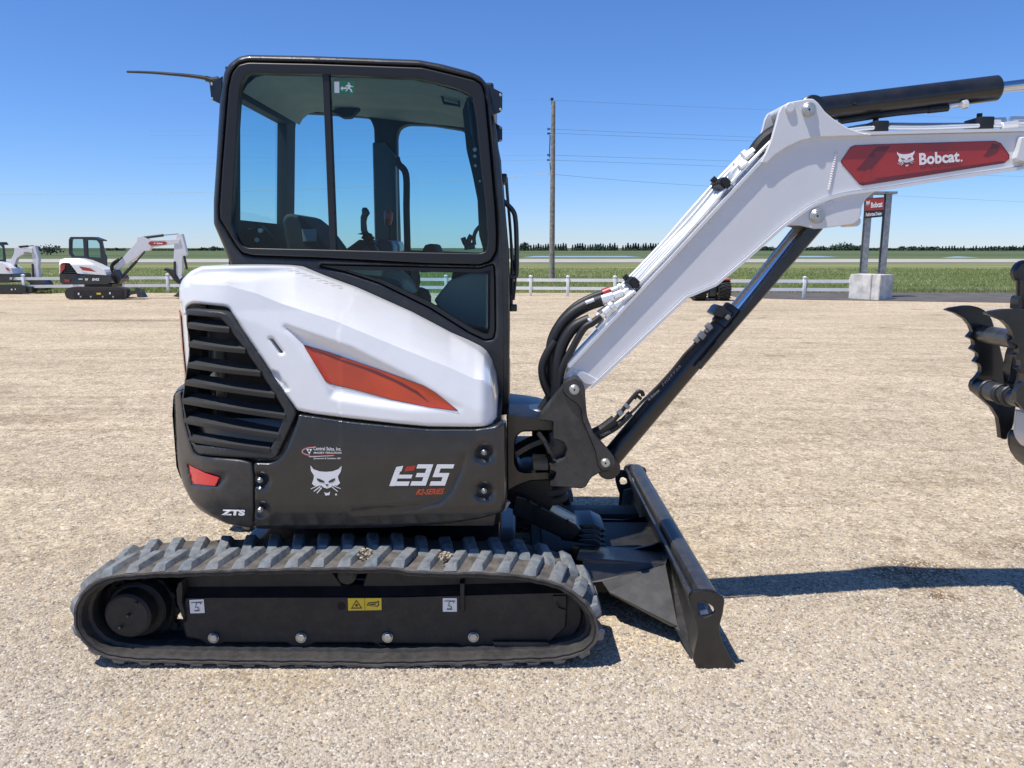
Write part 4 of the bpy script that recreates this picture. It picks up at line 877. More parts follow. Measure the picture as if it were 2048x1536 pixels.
def ins2(V):
    i = side_ins(V)
    for c, r in zip(rec, (17, 17, 15, 15)):
        d = np.hypot((V[:, 0] - c[0]) / 1.15, V[:, 1] - c[1]); i += .024 * np.clip(1.6 - d / r * 1.2, 0, 1) ** 1.0 * (d < 1.4 * r)
    sw = np.array(C2([(1000, 1385), (1330, 1360), (1450, 1330), (1520, 1260), (1570, 1150), (1580, 1090)])); d = edist(V, [sw], False); i += .010 * np.clip(1 - d / 9, 0, 1)
    return i
b = NB(); panel(b, rnd(sd, 9), HOUSE, .05, rpx=7, rm=.012, ins=ins2, step=5, back=False); sidep = obj('side_panel', b, M['dark'], EX, ang=50)
for c in rec:
    b = NB(); p = HOUSE([c], [.014])[0]; cyl(b, (p[0], p[1] - .008, p[2]), (p[0], p[1] + .01, p[2]), .0115, n=20, bev=.002); cyl(b, (p[0], p[1] - .016, p[2]), (p[0], p[1], p[2]), .0085, n=6, bev=.0015); obj('bolt', b, M['galv'], sidep)
cw = C2([(48, 770), (60, 755), (85, 742), (92, 800), (104, 900), (135, 1020), (160, 1085), (230, 1098), (400, 1110), (462, 1128), (470, 1200), (470, 1474), (330, 1452), (230, 1405), (140, 1330), (95, 1240), (66, 1130), (50, 950)])
def cwi(V):
    i = np.clip((V[:, 1] - 985) / 70, 0, 1) ** 2 * .07 + np.clip((925 - V[:, 1]) / 140, 0, 1) * .01
    rp_ = np.array(C2([(112, 1122), (215, 1165), (330, 1180), (330, 1220), (285, 1265), (140, 1250)])); ii = inpoly(V, rp_); d = edist(V, [rp_]); return i + np.where(ii, .014 * np.clip(d / 6, 0, 1), 0)
b = NB(); panel(b, rnd(cw, 8), HOUSE, .05, rpx=6, rm=.010, ins=cwi, step=5, back=False); cwp = obj('counterweight', b, M['dark2'], EX, ang=50)
b = NB(); loft(b, [(.50, .15), (.525, .085), (.56, .045), (.61, .02), (.66, .008), (.9, .008), (.98, .018), (1.0, .03), (1.02, .08)], -math.pi * .885, -math.pi * 1.5, 46, capt=False); bmesh.ops.recalc_face_normals(b, faces=b.faces); obj('rear_shell', b, M['dark2'], cwp, ang=60)
b = NB(); panel(b, rnd(C2([(120, 1132), (215, 1180), (290, 1205), (268, 1253), (150, 1243), (133, 1210)]), 2), HOUSE, 0, rpx=1.5, rm=.004, ins=.006, step=5); obj('reflector', b, M['reflector'], cwp)
b = NB(); dtext(b, 'ZTS', C2([(302, 1374), (426, 1376), (422, 1408), (298, 1404)]), HOUSE, .012, bold=.06); obj('lettering', b, M['decal'], cwp, smooth=False)
# decals on the side panel
b = NB(); D = -.0025
catq = C2([(770, 1140), (936, 1140), (936, 1303), (770, 1303)]); cat(b, catq, HOUSE, D); c0 = C2([(906, 1295)])[0]; dpoly(b, [(c0[0] + 2 * math.cos(t), c0[1] + 2 * math.sin(t)) for t in np.linspace(0, 5.5, 8)], HOUSE, D)
obj('animal_head_emblem', b, [M['decal'], M['dark']], sidep, smooth=False)
def bar(b, P, mi=0): dpoly(b, C2(P), HOUSE, D, step=8, mi=mi)
b = NB(); sk = lambda y: (1250 - y) * .36
def para(x0, x1, y0, y1, mi=0, cut=0): bar(b, [(x0 + sk(y0), y0), (x1 + sk(y0), y0), (x1 + sk(y1), y1), (x0 + sk(y1), y1)], mi)
para(1188, 1218, 1173, 1250); para(1218.5, 1288, 1226, 1249); para(1218.5, 1290, 1190, 1210); 
bar(b, [(1226, 1149), (1262, 1143), (1252, 1172.5), (1216, 1172.5)])
bar(b, [(1279, 1147), (1328, 1140), (1318, 1169), (1268, 1172)], 1)
def glyph(x, five):
    para(x, x + 82, 1225, 1248); para(x + (0 if five else 12), x + 82, 1181, 1203); para(x, x + 92 if five else x + 82, 1135, 1157)
    para(x + 54, x + 82, 1203.3, 1224.7)
    if five: para(x, x + 27, 1157.3, 1180.7)
    else: para(x + 54, x + 82, 1157.3, 1180.7)
glyph(1298, False); glyph(1400, True)
obj('model_lettering', b, [M['decal'], M['red']], sidep, smooth=False)
b = NB(); dtext(b, 'R2-SERIES', C2([(1340, 1266), (1481, 1262), (1472, 1293), (1328, 1297)]), HOUSE, D, bold=.03, shear=.1); obj('series_lettering', b, M['orange'], sidep, smooth=False)
b = NB(); dtext(b, 'Central Sales, Inc.', C2([(786, 1041), (934, 1045), (934, 1066), (786, 1064)]), HOUSE, D, bold=.015); dtext(b, 'MASSEY FERGUSON', C2([(788, 1069), (934, 1069), (934, 1079), (788, 1079)]), HOUSE, D, bold=.02); dtext(b, 'Jamestown & Casselton, ND', C2([(787, 1099), (930, 1099), (930, 1110), (787, 1110)]), HOUSE, D, bold=.02)
def ring(cx, cy, rx, ry, t0, t1, w_, mi):
    T = np.linspace(t0, t1, 14); bar(b, [(cx + rx * math.cos(t), cy + ry * math.sin(t)) for t in T] + [(cx + (rx - w_) * math.cos(t), cy + (ry - w_) * math.sin(t)) for t in T[::-1]], mi)
ring(795, 1067, 75, 29, 2.0, 4.6, 5, 1); ring(795, 1067, 69, 23, 2.0, 4.6, 2.5, 0); bar(b, [(760, 1087), (900, 1083), (900, 1087), (760, 1093)], 1); bar(b, [(760, 1094), (900, 1088), (885, 1091), (765, 1097)], 0)
for xo in (0, 16, 8): y_ = 1060 if xo != 8 else 1074; bar(b, [(748 + xo, y_ - 6), (764 + xo, y_ - 6), (756 + xo, y_ + 8)], 0); bar(b, [(751 + xo, y_ - 4), (761 + xo, y_ - 4), (756 + xo, y_ + 5)], 1) if 0 else None
obj('dealer_lettering', b, [M['decal'], M['red']], sidep, smooth=False)
# hood
TOPB = np.array(C2([(78, 195), (110, 130), (195, 84), (400, 82), (610, 84), (690, 90), (800, 128), (1000, 195), (1300, 325), (1600, 485), (1690, 545), (1725, 600), (1760, 720)]))
CRE = np.array(C2([(78, 210), (135, 183), (330, 188), (480, 228), (620, 285), (900, 375), (1200, 500), (1500, 620), (1640, 683), (1690, 690), (1760, 760)]))
hood = C2([(74, 265), (75, 195), (92, 155), (135, 112), (195, 84), (400, 82), (610, 84), (690, 90), (800, 128), (1000, 198), (1300, 330), (1500, 432), (1660, 528), (1705, 575), (1728, 640), (1745, 760), (1757, 850), (1755, 895), (1740, 918), (1700, 935), (1620, 938), (1400, 935), (1250, 922), (950, 888), (790, 868), (700, 850), (640, 770), (530, 600), (420, 440), (340, 310), (320, 300), (240, 292), (150, 283), (118, 300), (118, 345), (95, 345), (88, 290)])
RO = np.array(C2([(613, 392), (640, 388), (760, 430), (1000, 510), (1100, 560), (1335, 672), (1600, 830), (1580, 865), (1300, 860), (1100, 832), (905, 800), (868, 790), (850, 752), (760, 600), (622, 420)]))
def hoodi(V):
    x, y = V[:, 0], V[:, 1]; yb = np.interp(x, TOPB[:, 0], TOPB[:, 1]); yc = np.interp(x, CRE[:, 0], CRE[:, 1])
    t = np.clip((yc - y) / np.maximum(yc - yb, 4), 0, 1.0); mx = np.interp(x, [355, 380, 480, 900, 985], [.10, .24, .40, .47, .30])
    i = .012 + mx * (t * .75 + t * t * .25) + .03 * np.clip((yc + 60 - y) / 60, 0, 1) * (1 - t) ** 2 * .4
    i += .035 * np.clip((840 - y) / 220, 0, 1)
    dx = rays(V); dx = dx[:, 0] / dx[:, 1]; lim = HR - np.where(x < 746, np.abs(dx * HY - HX) / np.hypot(dx, 1), 0) - .004; lim = np.where(lim > 0, lim * .72, lim)
    i = lim - .03 * np.log1p(np.exp(np.clip((lim - i) / .03, -30, 30)))
    ii = inpoly(V, RO); d = edist(V, [RO]); e = np.clip(d / 20, 0, 1); i += np.where(ii, .030 * e * e * (3 - 2 * e) * np.interp(x, [560, 640, 800, 930], [1, 1, .55, .1]), 0)
    i += .10 * np.clip((x - 958) / 45, 0, 1) ** 2
    # scooped pull by the grille edge
    g = np.array(C2([(575, 635), (600, 650), (665, 745), (640, 752), (560, 650)])); gi = inpoly(V, g); i += np.where(gi, .012 * np.clip(edist(V, [g]) / 3, 0, 1), 0)
    return i
slot = rnd(C2([(554, 468), (570, 470), (625, 540), (622, 547), (606, 545)]), 1.5)
b = NB(); panel(b, rnd(hood, 6, 5), HOUSE, 0, rpx=7, rm=.014, ins=hoodi, step=4.5, back=False, backY=3.44, holes=[slot], crease=CRE); hd = obj('engine_hood', b, M['white'], EX, ang=45)
b = NB(); loft(b, [(1.0, .078), (1.20, .074), (1.40, .074), (1.45, .082), (1.465, .12), (1.47, .4)], -math.pi * .80, -math.pi * 1.45, 50, capt=False); bmesh.ops.recalc_face_normals(b, faces=b.faces); obj('hood_rear', b, M['white'], hd, ang=60)
b = NB(); loft(b, [(1.06, .071), (1.20, .068), (1.36, .068)], -math.pi * .84, -math.pi * 1.0, 14, capt=False); bmesh.ops.reverse_faces(b, faces=b.faces[:]); obj('tail_decal', b, M['orange'], hd, ang=60)
DEC = C2([(735, 503), (870, 543), (1000, 588), (1200, 658), (1370, 720), (1430, 755), (1552, 851), (1400, 832), (1200, 792), (1000, 738), (900, 715), (868, 705), (850, 692), (800, 610)])
def deci(off): return lambda V: hoodi(V) + off
b = NB(); panel(b, DEC, HOUSE, 0, rpx=0, ins=deci(-.0025), step=5)
panel(b, C2([(738, 506), (820, 540), (950, 585), (1120, 640), (1260, 705), (1340, 750), (1400, 808), (1330, 760), (1220, 700), (1060, 632), (900, 577)]), HOUSE, 0, rpx=0, ins=deci(-.0035), step=5, mi=1)
def stroke(b, pts, w_, surf, ins, mi=0, closed=False):
    pts = [np.array(p) for p in pts]; n = len(pts)
    for i in range(n if closed else n - 1):
        a, c = pts[i], pts[(i + 1) % n]; d = c - a; L = np.linalg.norm(d); k = np.array([-d[1], d[0]]) / L * w_ / 2; e = d / L * w_ * .3
        panel(b, [tuple(a - e + k), tuple(c + e + k), tuple(c + e - k), tuple(a - e - k)], surf, 0, rpx=0, ins=ins, step=6, mi=mi)
stroke(b, DEC, .9, HOUSE, deci(-.004), 1, True); obj('hood_decal', b, [M['orange'], M['dred']], hd, smooth=True)
b = NB()
rg = random.Random(2)
for k in range(8): 
    x0 = 640 + k * 38; stroke(b, C2([(x0, 95 + k * 13), (x0 + 30, 100 + k * 13), (x0 + 34, 112 + k * 13), (x0 + 12, 110 + k * 13)]), .5, HOUSE, deci(-.003))
obj('anti_slip_tape', b, M['gdecal'], hd, smooth=False)
# grille
GO = rnd(C2([(112, 322), (118, 312), (290, 325), (325, 335), (345, 360), (545, 640), (690, 850), (695, 868), (660, 950), (600, 1080), (585, 1100), (560, 1108), (400, 1100), (180, 1085), (155, 1065), (130, 1020), (100, 880), (88, 800), (104, 700), (125, 560), (128, 480), (114, 400)]), 6)
GI = rnd(C2([(124, 345), (292, 360), (318, 385), (418, 520), (500, 640), (575, 755), (632, 850), (628, 880), (595, 975), (560, 1048), (540, 1062), (160, 1030), (128, 940), (108, 850), (98, 800), (112, 700), (134, 560), (134, 470), (120, 400)]), 3)
b = NB(); panel(b, GO, HOUSE, .06, rpx=4, rm=.010, holes=[GI], ins=.008, step=9, back=False); gr = obj('grille', b, M['grille'], EX, ang=50)
b = NB(); panel(b, GO, HOUSE, 0, rpx=0, ins=.20, step=15); obj('grille_shade', b, M['void'], gr)  # black sheet stands in for shade between the louvres
def slat(L, Rr, sag=6):
    b = NB(); n = 10; rows = []
    prof = [(0, .012), (.22, .004), (.6, .004), (1.0, .010)]
    for k in range(n + 1):
        u = k / n; x = L[0] + (Rr[0] - L[0]) * u; y = L[1] + (Rr[1] - L[1]) * u + sag * math.sin(u * math.pi) * .6
        h = 30; row = []
        P = C2([(x, y - 4 + h * v) for v, _ in prof]); W = HOUSE(P, np.array([q for _, q in prof])); IN = HOUSE.inward(W)
        top = W[0] + IN[0] * .05; bot = W[-1] + IN[-1] * .03 + np.array([0, 0, .012]); row = [b.verts.new(p) for p in [top + np.array([0, 0, .018])] + list(W) + [bot]]; rows.append(row)
    for a, c in zip(rows, rows[1:]):
        m_ = len(a)
        for i in range(m_): b.faces.new((a[i], a[(i + 1) % m_], c[(i + 1) % m_], c[i]))
    b.faces.new(rows[0]); b.faces.new(list(reversed(rows[-1]))); bmesh.ops.recalc_face_normals(b, faces=b.faces); obj('louvre', b, M['grille'], gr, ang=40)
for L, Rr in (((118, 388), (340, 412)), ((124, 488), (425, 522)), ((120, 598), (505, 645)), ((104, 690), (580, 760)), ((92, 788), (636, 872)), ((100, 892), (606, 975)), ((128, 990), (556, 1050))): slat(L, Rr)
# ---------------------------------------------------------------- cab
YC = 3.45; YF = 4.41; PN = Plane(YC)
outer = C1([(150, 200), (180, 150), (240, 105), (300, 92), (700, 100), (1050, 112), (1360, 124), (1500, 150), (1680, 198), (1740, 225), (1780, 270), (1800, 340), (1830, 520), (1870, 800), (1890, 1060), (1912, 1300), (1918, 1500)]) + [(1019, 600), (1019, 700), (1017, 829), (990, 832), (985, 760), (900, 700), (700, 640), (600, 560), (470, 540)] + C1([(190, 1395), (150, 1290), (85, 1140), (85, 1000), (100, 780), (122, 400)])
sealO = rnd(C1([(300, 140), (700, 148), (1050, 160), (1380, 172), (1560, 215), (1700, 250), (1745, 280), (1765, 340), (1790, 600), (1830, 1050), (1838, 1200), (1835, 1310), (1800, 1370), (1740, 1392), (1400, 1384), (800, 1352), (330, 1335), (265, 1318), (230, 1280), (128, 1110), (125, 1050), (140, 800), (180, 300), (200, 210), (240, 155)]), 5)
glassO = rnd(C1([(285, 222), (320, 205), (760, 212), (1060, 226), (1370, 242), (1560, 288), (1650, 320), (1690, 352), (1712, 480), (1745, 800), (1775, 1050), (1786, 1250), (1775, 1310), (1740, 1324), (1400, 1318), (820, 1302), (300, 1290), (262, 1278), (238, 1250), (196, 1145), (200, 1080), (212, 880), (245, 340), (255, 270)]), 4)
lowW = rnd([(640, 531), (780, 534), (960, 538), (986, 530), (988, 560), (989, 660), (985, 676), (970, 678), (940, 664), (860, 614), (760, 565), (690, 542)], 4)
lowG = rnd([(690, 540), (780, 541), (960, 545), (981, 540), (981, 560), (980, 655), (976, 669), (966, 668), (940, 655), (862, 606), (770, 562)], 3)
b = NB(); panel(b, rnd(outer, 6), PN, .07, rpx=9, rm=.028, holes=[sealO, lowW], step=5, back=False); cabn = obj('cab', b, M['cabf'], EX, ang=50)
b = NB(); panel(b, sealO, PN, .035, rpx=3, rm=.006, holes=[glassO], ins=-.010); obj('window_seal', b, M['seal'], cabn, ang=50)
b = NB(); panel(b, lowW, PN, .035, rpx=0, holes=[lowG], ins=.002); obj('window_seal', b, M['seal'], cabn, ang=50)
stroke_ = C1([(760, 205), (803, 207), (848, 1335), (806, 1333)])
b = NB(); panel(b, stroke_, PN, .03, rpx=1.5, rm=.004, ins=-.004); obj('window_divider', b, M['seal'], cabn)
b = NB(); panel(b, glassO, PN, 0, rpx=0, ins=.012); w1 = obj('side_window', b, M['glass'], cabn, smooth=False); b = NB(); panel(b, lowG, PN, 0, rpx=0, ins=.012); obj('lower_window', b, M['glass'], cabn, smooth=False)
def toY(P, Y): return [proj((lambda v: (v.x, Y, v.z))(at(x, y, YC))) for x, y in P]
HA = rnd(C1([(600, 450), (780, 458), (1050, 480), (1080, 540), (1092, 900), (1102, 1310), (800, 1300), (560, 1240), (530, 1225), (520, 1050), (540, 850), (570, 560), (580, 480)]), 8); HB = rnd(C1([(1240, 545), (1290, 524), (1440, 528), (1640, 560), (1665, 700), (1740, 1000), (1760, 1320), (1240, 1302), (1228, 900), (1222, 600)]), 8)
HC = [(832, 543), (905, 545), (893, 612), (850, 610), (826, 590)]
b = NB(); panel(b, toY(outer, YF), Plane(YF), .06, rpx=6, rm=.02, holes=[HA, HB, HC]); cf = obj('cab_far_side', b, M['inner'], cabn, ang=50)
b = NB()
for h in (HA, HB, HC): panel(b, h, Plane(YF), 0, rpx=0, ins=.03)
obj('far_window', b, M['glass2'], cf, smooth=False)
# roof, headliner, rear and front frames
ow = [at(x, y, YC) for x, y in C1([(100, 700), (122, 400), (150, 200), (180, 150), (240, 105), (300, 92), (700, 100), (1050, 112), (1360, 124), (1500, 150), (1680, 198), (1740, 225), (1780, 270), (1800, 340), (1815, 420)])]
oz = [(p.x, p.z) for p in ow]
def strip(bm, pts, y0, y1, dz, dx=0):
    a = [bm.verts.new((x, y0, z)) for x, z in pts]; c = [bm.verts.new((x, y1, z)) for x, z in pts]
    for i in range(len(pts) - 1): bm.faces.new((a[i], a[i + 1], c[i + 1], c[i]))
cxx = -.67
b = NB(); top_ = [(x, z) for x, z in oz[2:-1]]; strip(b, [(x + (cxx - x) * .004, z - .004) for x, z in top_], YC + .035, YF + .03, 0); obj('roof', b, M['cabf'], cabn, ang=50)
b = NB(); inn = [(x + (cxx - x) * .10, z - .07) for x, z in top_]
inn[-1] = (inn[-1][0], inn[-1][1] - .05); strip(b, inn, YC + .06, YF, 0)
for k, (y0, y1) in enumerate(((YF - .16, YF - .002),)):
    a = [b.verts.new((x, y0, z + .004)) for x, z in inn]; c = [b.verts.new((x, y1, min(z, np.interp(x, [-1.3, -1.2, -.8, -.59, -.27, -.1], [2.395, 2.38, 2.34, 2.315, 2.285, 2.255])))) for x, z in inn]
    for i in range(1, len(inn) - 1): b.faces.new((a[i], a[i + 1], c[i + 1], c[i]))
hl = obj('headliner', b, M['liner'], cabn, ang=60)
zt_, zb_ = 2.28, 1.755
xr = lambda z: at(430, 440, YC).x + .03 + max(0, z - 1.75) * .06
b = NB()
def rearbox(z0, z1, y0, y1):
    vs = [b.verts.new((xr(z) + dx, y, z)) for z in (z0, z1) for y in (y0, y1) for dx in (0, .05)]
    for f in ((0, 1, 3, 2), (4, 6, 7, 5), (0, 4, 5, 1), (2, 3, 7, 6), (0, 2, 6, 4), (1, 5, 7, 3)): b.faces.new([vs[i] for i in f])
rearbox(zt_, 2.40, YC + .05, YF); rearbox(1.0, zb_, YC + .05, YF); rearbox(zb_, zt_, YF - .16, YF); rearbox(zb_, zt_, YC + .05, YC + .09); bmesh.ops.recalc_face_normals(b, faces=b.faces); rf = obj('cab_rear', b, M['inner'], cabn, smooth=False)
b = NB(); b.faces.new([b.verts.new((xr(z) + .02, y, z)) for y, z in ((YC + .09, zb_), (YF - .16, zb_), (YF - .16, zt_), (YC + .09, zt_))]); obj('rear_window', b, M['glass2'], rf, smooth=False)
fx = lambda z: np.interp(z, [1.0, 1.6, 2.1, 2.35], [-.02, -.025, -.06, -.11]); b = NB()
for y0, y1 in ((YF - .06, YF),): 
    for z0, z1 in ((.9, 1.6), (1.6, 2.1), (2.1, 2.33)):
        vs = [b.verts.new((fx(z) + dx, y, z)) for z in (z0, z1) for y in (y0, y1) for dx in (-.05, 0)]
        for f in ((0, 1, 3, 2), (4, 6, 7, 5), (0, 4, 5, 1), (2, 3, 7, 6), (0, 2, 6, 4), (1, 5, 7, 3)): b.faces.new([vs[i] for i in f])
box(b, -.07, -.01, YC + .07, YF - .06, .88, 1.02, .01); box(b, -.15, -.08, YC + .07, YF - .06, 2.28, 2.34, .01); bmesh.ops.recalc_face_normals(b, faces=b.faces); ff = obj('cab_front', b, M['cabf'], cabn, smooth=False)
b = NB()
for z0, z1 in ((1.02, 1.6), (1.6, 2.1), (2.1, 2.30)): b.faces.new([b.verts.new(p) for p in ((fx(z0) - .012, YC + .07, z0), (fx(z0) - .012, YF - .06, z0), (fx(z1) - .012, YF - .06, z1), (fx(z1) - .012, YC + .07, z1))])
obj('windshield', b, M['glass2'], ff, smooth=False)
b = NB(); box(b, -1.25, -.06, YC + .1, YF - .01, .94, .98); box(b, -1.27, -.95, YC + .1, YF - .01, 1.02, 1.55, .03); obj('cab_floor', b, M['inner'], cabn)
# inside the cab
YS = 3.95
seat = pl('operator_seat', rnd(C1([(512, 1120), (530, 1085), (570, 1076), (620, 1092), (680, 1140), (740, 1210), (800, 1290), (830, 1400), (820, 1500), (560, 1500), (545, 1300)]), 5), 3.85, .42, M['seatm'], cabn, rpx=6, rm=.04)
b = NB(); p = at(720, 560, 3.8); box(b, p.x - .25, p.x + .3, 3.82, 4.3, 1.28, 1.42, .05); obj('cushion', b, M['seatm'], seat)
pl('seat_label', C1([(632, 1175), (722, 1172), (724, 1250), (640, 1252)]), 3.845, .003, M['gdecal'], seat)
def lathey(bm, pts, Y, mi=0):  # pts: (px,py,radius px)
    rings = []
    for x, y, r in pts:
        c = at(x, y, Y); R = r / FPX * Y; rings.append([bm.verts.new((c.x + R * math.cos(t), Y + R * math.sin(t), c.z)) for t in np.linspace(0, 2 * math.pi, 17)[:-1]])
    for a, c in zip(rings, rings[1:]):
        for i in range(16): bm.faces.new((a[i], a[(i + 1) % 16], c[(i + 1) % 16], c[i]))
    bm.faces.new(rings[-1]); bm.faces.new(rings[0][::-1])
b = NB(); j = C1([(1022, 1040), (1030, 1060), (1012, 1090), (1012, 1130), (1018, 1180), (1025, 1195)]); lathey(b, [(j[0][0], j[0][1], 4), (j[0][0] + 1, j[0][1] + 5, 7), (j[1][0], j[1][1] + 5, 8), (j[2][0] + 2, j[2][1] + 3, 7), (j[3][0] + 1, j[3][1], 6), (j[4][0], j[4][1], 6.5), (j[5][0], j[5][1], 7), (j[5][0] - 1, 468, 15), (735, 470, 9), (736, 476, 14), (737, 479, 10), (738, 486, 16), (739, 490, 12), (740, 500, 18), (741, 520, 20)], 3.75); obj('joystick', b, M['blk'], cabn)
b = NB(); j = [(776, 425), (778, 440), (772, 470), (775, 500)]; lathey(b, [(776, 420, 5), (777, 427, 9), (777, 440, 8), (775, 452, 5)], 4.2); obj('throttle_knob', b, M['red'], cabn)
b = NB(); tube(b, [at(780, 450, 4.2), at(779, 500, 4.2)], .008, sm=False); tube(b, [at(x, y, 4.22) for x, y in ((793, 315), (797, 328), (812, 350), (813, 420), (815, 500), (816, 540))], .018); obj('grab_rail', b, M['inner'], cabn)
b = NB(); panel(b, rnd([(745, 285), (770, 282), (792, 312), (796, 500), (750, 500)], 4), Plane(4.38), .03, rpx=2, rm=.01); box(b, at(740, 600, 4.1).x, at(800, 600, 4.1).x, 3.9, 4.35, 1.2, at(740, 480, 4.1).z, .03); obj('side_console', b, M['blk'], cabn)
b = NB(); panel(b, rnd([(845, 500), (850, 490), (862, 487), (870, 490), (880, 515), (900, 520), (950, 540), (840, 545)], 3), Plane(3.8), .3, rpx=2, rm=.01); panel(b, rnd([(690, 500), (720, 478), (745, 495), (760, 530), (690, 530)], 4), Plane(3.72), .1, rpx=2, rm=.01); obj('control_console', b, M['inner'], cabn)
b = NB(); Y = 3.62
for L in ([(926, 475), (930, 486), (935, 492)], [(943, 470), (938, 480), (936, 490)]): tube(b, [at(x, y, Y) for x, y in L], .012)
panel(b, [(928, 488), (948, 484), (950, 498), (929, 500)], Plane(Y), .05, rpx=1, rm=.003); tube(b, [at(x, y, Y) for x, y in ((962, 450), (952, 462), (948, 475), (949, 490))], .009); obj('travel_lever', b, M['blk'], cabn)
b = NB(); panel(b, rnd([(868, 600), (900, 560), (935, 548), (975, 548), (975, 660), (930, 650), (880, 618)], 5), Plane(3.7), .05, rpx=4, rm=.02); obj('foot_well_cover', b, M['gdecal'], cabn)
b = NB(); tube(b, [at(x, y, 3.62) for x, y in ((700, 545), (760, 548), (800, 560), (820, 590))], .045); obj('seat_side_duct', b, M['gdecal'], cabn)
b = NB(); tube(b, [at(x, y, 3.68) for x, y in ((822, 535), (828, 560), (822, 590))], .03); obj('lever_boot', b, M['blk'], cabn)
# grey moulded trim and pillars
b = NB(); panel(b, rnd([(925, 222), (935, 190), (952, 200), (962, 300), (972, 420), (975, 500), (968, 505), (958, 470), (955, 400), (945, 350), (933, 300)], 4), Plane(YC + .09), .05, rpx=2, rm=.006); tr_ = obj('front_pillar_trim', b, M['inner'], cabn)
b = NB(); tube(b, [at(938, 195, YC + .085), at(946, 270, YC + .085)], .012, sm=False); tube(b, [at(946, 270, YC + .085), at(952, 300, YC + .085)], .006, sm=False); obj('gas_strut', b, M['blk'], tr_)
b = NB()
for x, y, r in ((938, 194, .009), (950, 299, .010), (950, 312, .008), (951, 331, .007), (960, 362, .006)): cyly(b, x, y, YC + .075, YC + .088, r, n=14, bev=.002)
obj('screw', b, M['steel'], tr_)
b = NB()
for x, y in ((520, 461), (513, 480)): cyly(b, x, y, YC + .12, YC + .14, .012, n=14, bev=.002)
obj('screw', b, M['steel'], cabn)
b = NB(); panel(b, rnd([(540, 470), (520, 450), (490, 460), (478, 455), (468, 450), (490, 500), (560, 500)], 3), Plane(YC + .14), .04, rpx=2, rm=.006); obj('rear_trim', b, M['inner'], cabn)
b = NB()
P4 = [at(x, y, 3.95) for x, y in ((515, 172), (531, 158), (548, 172), (532, 189))]; c = sum(P4, Vector()) / 4
panel(b, rnd([(514, 175), (533, 157), (549, 172), (531, 191)], 3), Plane(3.9), .02, rpx=1.5, rm=.004); lm = obj('dome_lamp', b, M['seal'], hl)
b = NB(); panel(b, [(519, 175), (533, 163), (544, 173), (531, 186)], Plane(3.895), .004, rpx=0); obj('lamp_lens', b, M['liner'], lm)
b = NB(); panel(b, rnd([(873, 166), (914, 178), (921, 214), (886, 208)], 3), Plane(3.75), .02, rpx=1.5, rm=.004, holes=[[(878, 170), (910, 181), (917, 209), (889, 203)]]); obj('roof_hatch_mirror', b, M['seal'], hl); b = NB(); panel(b, [(878, 170), (910, 181), (917, 209), (889, 203)], Plane(3.755), 0, rpx=0); obj('mirror_glass', b, M['chrome'], hl)
b = NB(); tube(b, [at(x, y, 4.2) for x, y in ((560, 222), (572, 203), (588, 194), (597, 198), (594, 207))], .012); obj('coat_hook', b, M['inner'], hl)
b = NB(); panel(b, rnd([(660, 222), (725, 198), (720, 215), (702, 235), (685, 236)], 4), Plane(4.25), .05, rpx=2, rm=.01); obj('visor', b, M['inner'], hl)
# exit sign sticker on the glass
eq = C1([(822, 255), (957, 255), (957, 333), (824, 333)]); PS = Plane(YC + .009)
b = NB(); panel(b, eq, PS, 0, rpx=0); es = obj('exit_sticker', b, M['green'], w1, smooth=False)
qq = lambda a: [tuple(x) for x in quadmap(np.array(a), eq)]; PS2 = Plane(YC + .007); b = NB()
for g_ in ([(.08, .04), (.31, .04), (.31, .94), (.08, .94)], [(.36, .58), (.46, .38), (.46, .5), (.66, .5), (.66, .64), (.46, .64), (.46, .78)], [(.70, .12), (.78, .12), (.80, .24), (.72, .26)], [(.66, .30), (.80, .26), (.88, .40), (.96, .40), (.96, .47), (.84, .47), (.80, .58), (.90, .66), (.90, .84), (.96, .86), (.84, .88), (.82, .7), (.72, .62), (.66, .80), (.58, .80), (.68, .60), (.70, .40), (.62, .46), (.58, .44)]): panel(b, qq(g_), PS2, 0, rpx=0)
obj('running_figure', b, M['decal'], es, smooth=False)
# lamps brackets, antenna, wiper, handle
for P in (C1([(140, 225), (100, 245), (58, 262), (70, 370), (128, 398)]), ):
    b = NB(); panel(b, P, Plane(YC + .10), .006, rpx=.8, rm=.001); br = obj('light_bracket', b, M['blk'], cabn)
b = NB(); panel(b, C1([(1790, 288), (1820, 298), (1876, 328), (1876, 432), (1862, 450), (1822, 462)]), Plane(YC + .06), .006, rpx=.8, rm=.001); obj('light_bracket', b, M['blk'], cabn)
b = NB(); panel(b, C1([(1828, 512), (1876, 542), (1876, 625), (1838, 638)]), Plane(YC + .30), .006, rpx=.8, rm=.001); obj('light_bracket', b, M['blk'], cabn)
b = NB()
for x, y, Y in ((423, 168, 3.55), (424, 198, 3.55), (1001, 190, 3.51), (1001, 219, 3.51), (1001, 255, 3.75), (1001, 281, 3.75)): cyly(b, x, y, Y - .004, Y - .0005, .006, n=10, bev=.001)
obj('bracket_screw', b, M['steel'], cabn)
b = NB(); Y = 3.7; tube(b, [at(x, y, Y) for x, y in ((428, 160), (405, 155), (375, 151), (340, 148), (300, 145), (254, 143.5))], lambda t: .010 - .005 * t, n=8); tube(b, [at(x, y, Y) for x, y in ((437, 158), (424, 160), (412, 157))], .013, n=8); obj('antenna', b, M['blk'], cabn)
b = NB(); Y = 3.5
tube(b, [at(x, y, Y) for x, y in ((1002, 400), (1010, 405), (1026, 422), (1031, 440), (1033, 480), (1033, 545), (1028, 553), (1020, 553))], .011); obj('grab_handle', b, M['blk'], cabn)
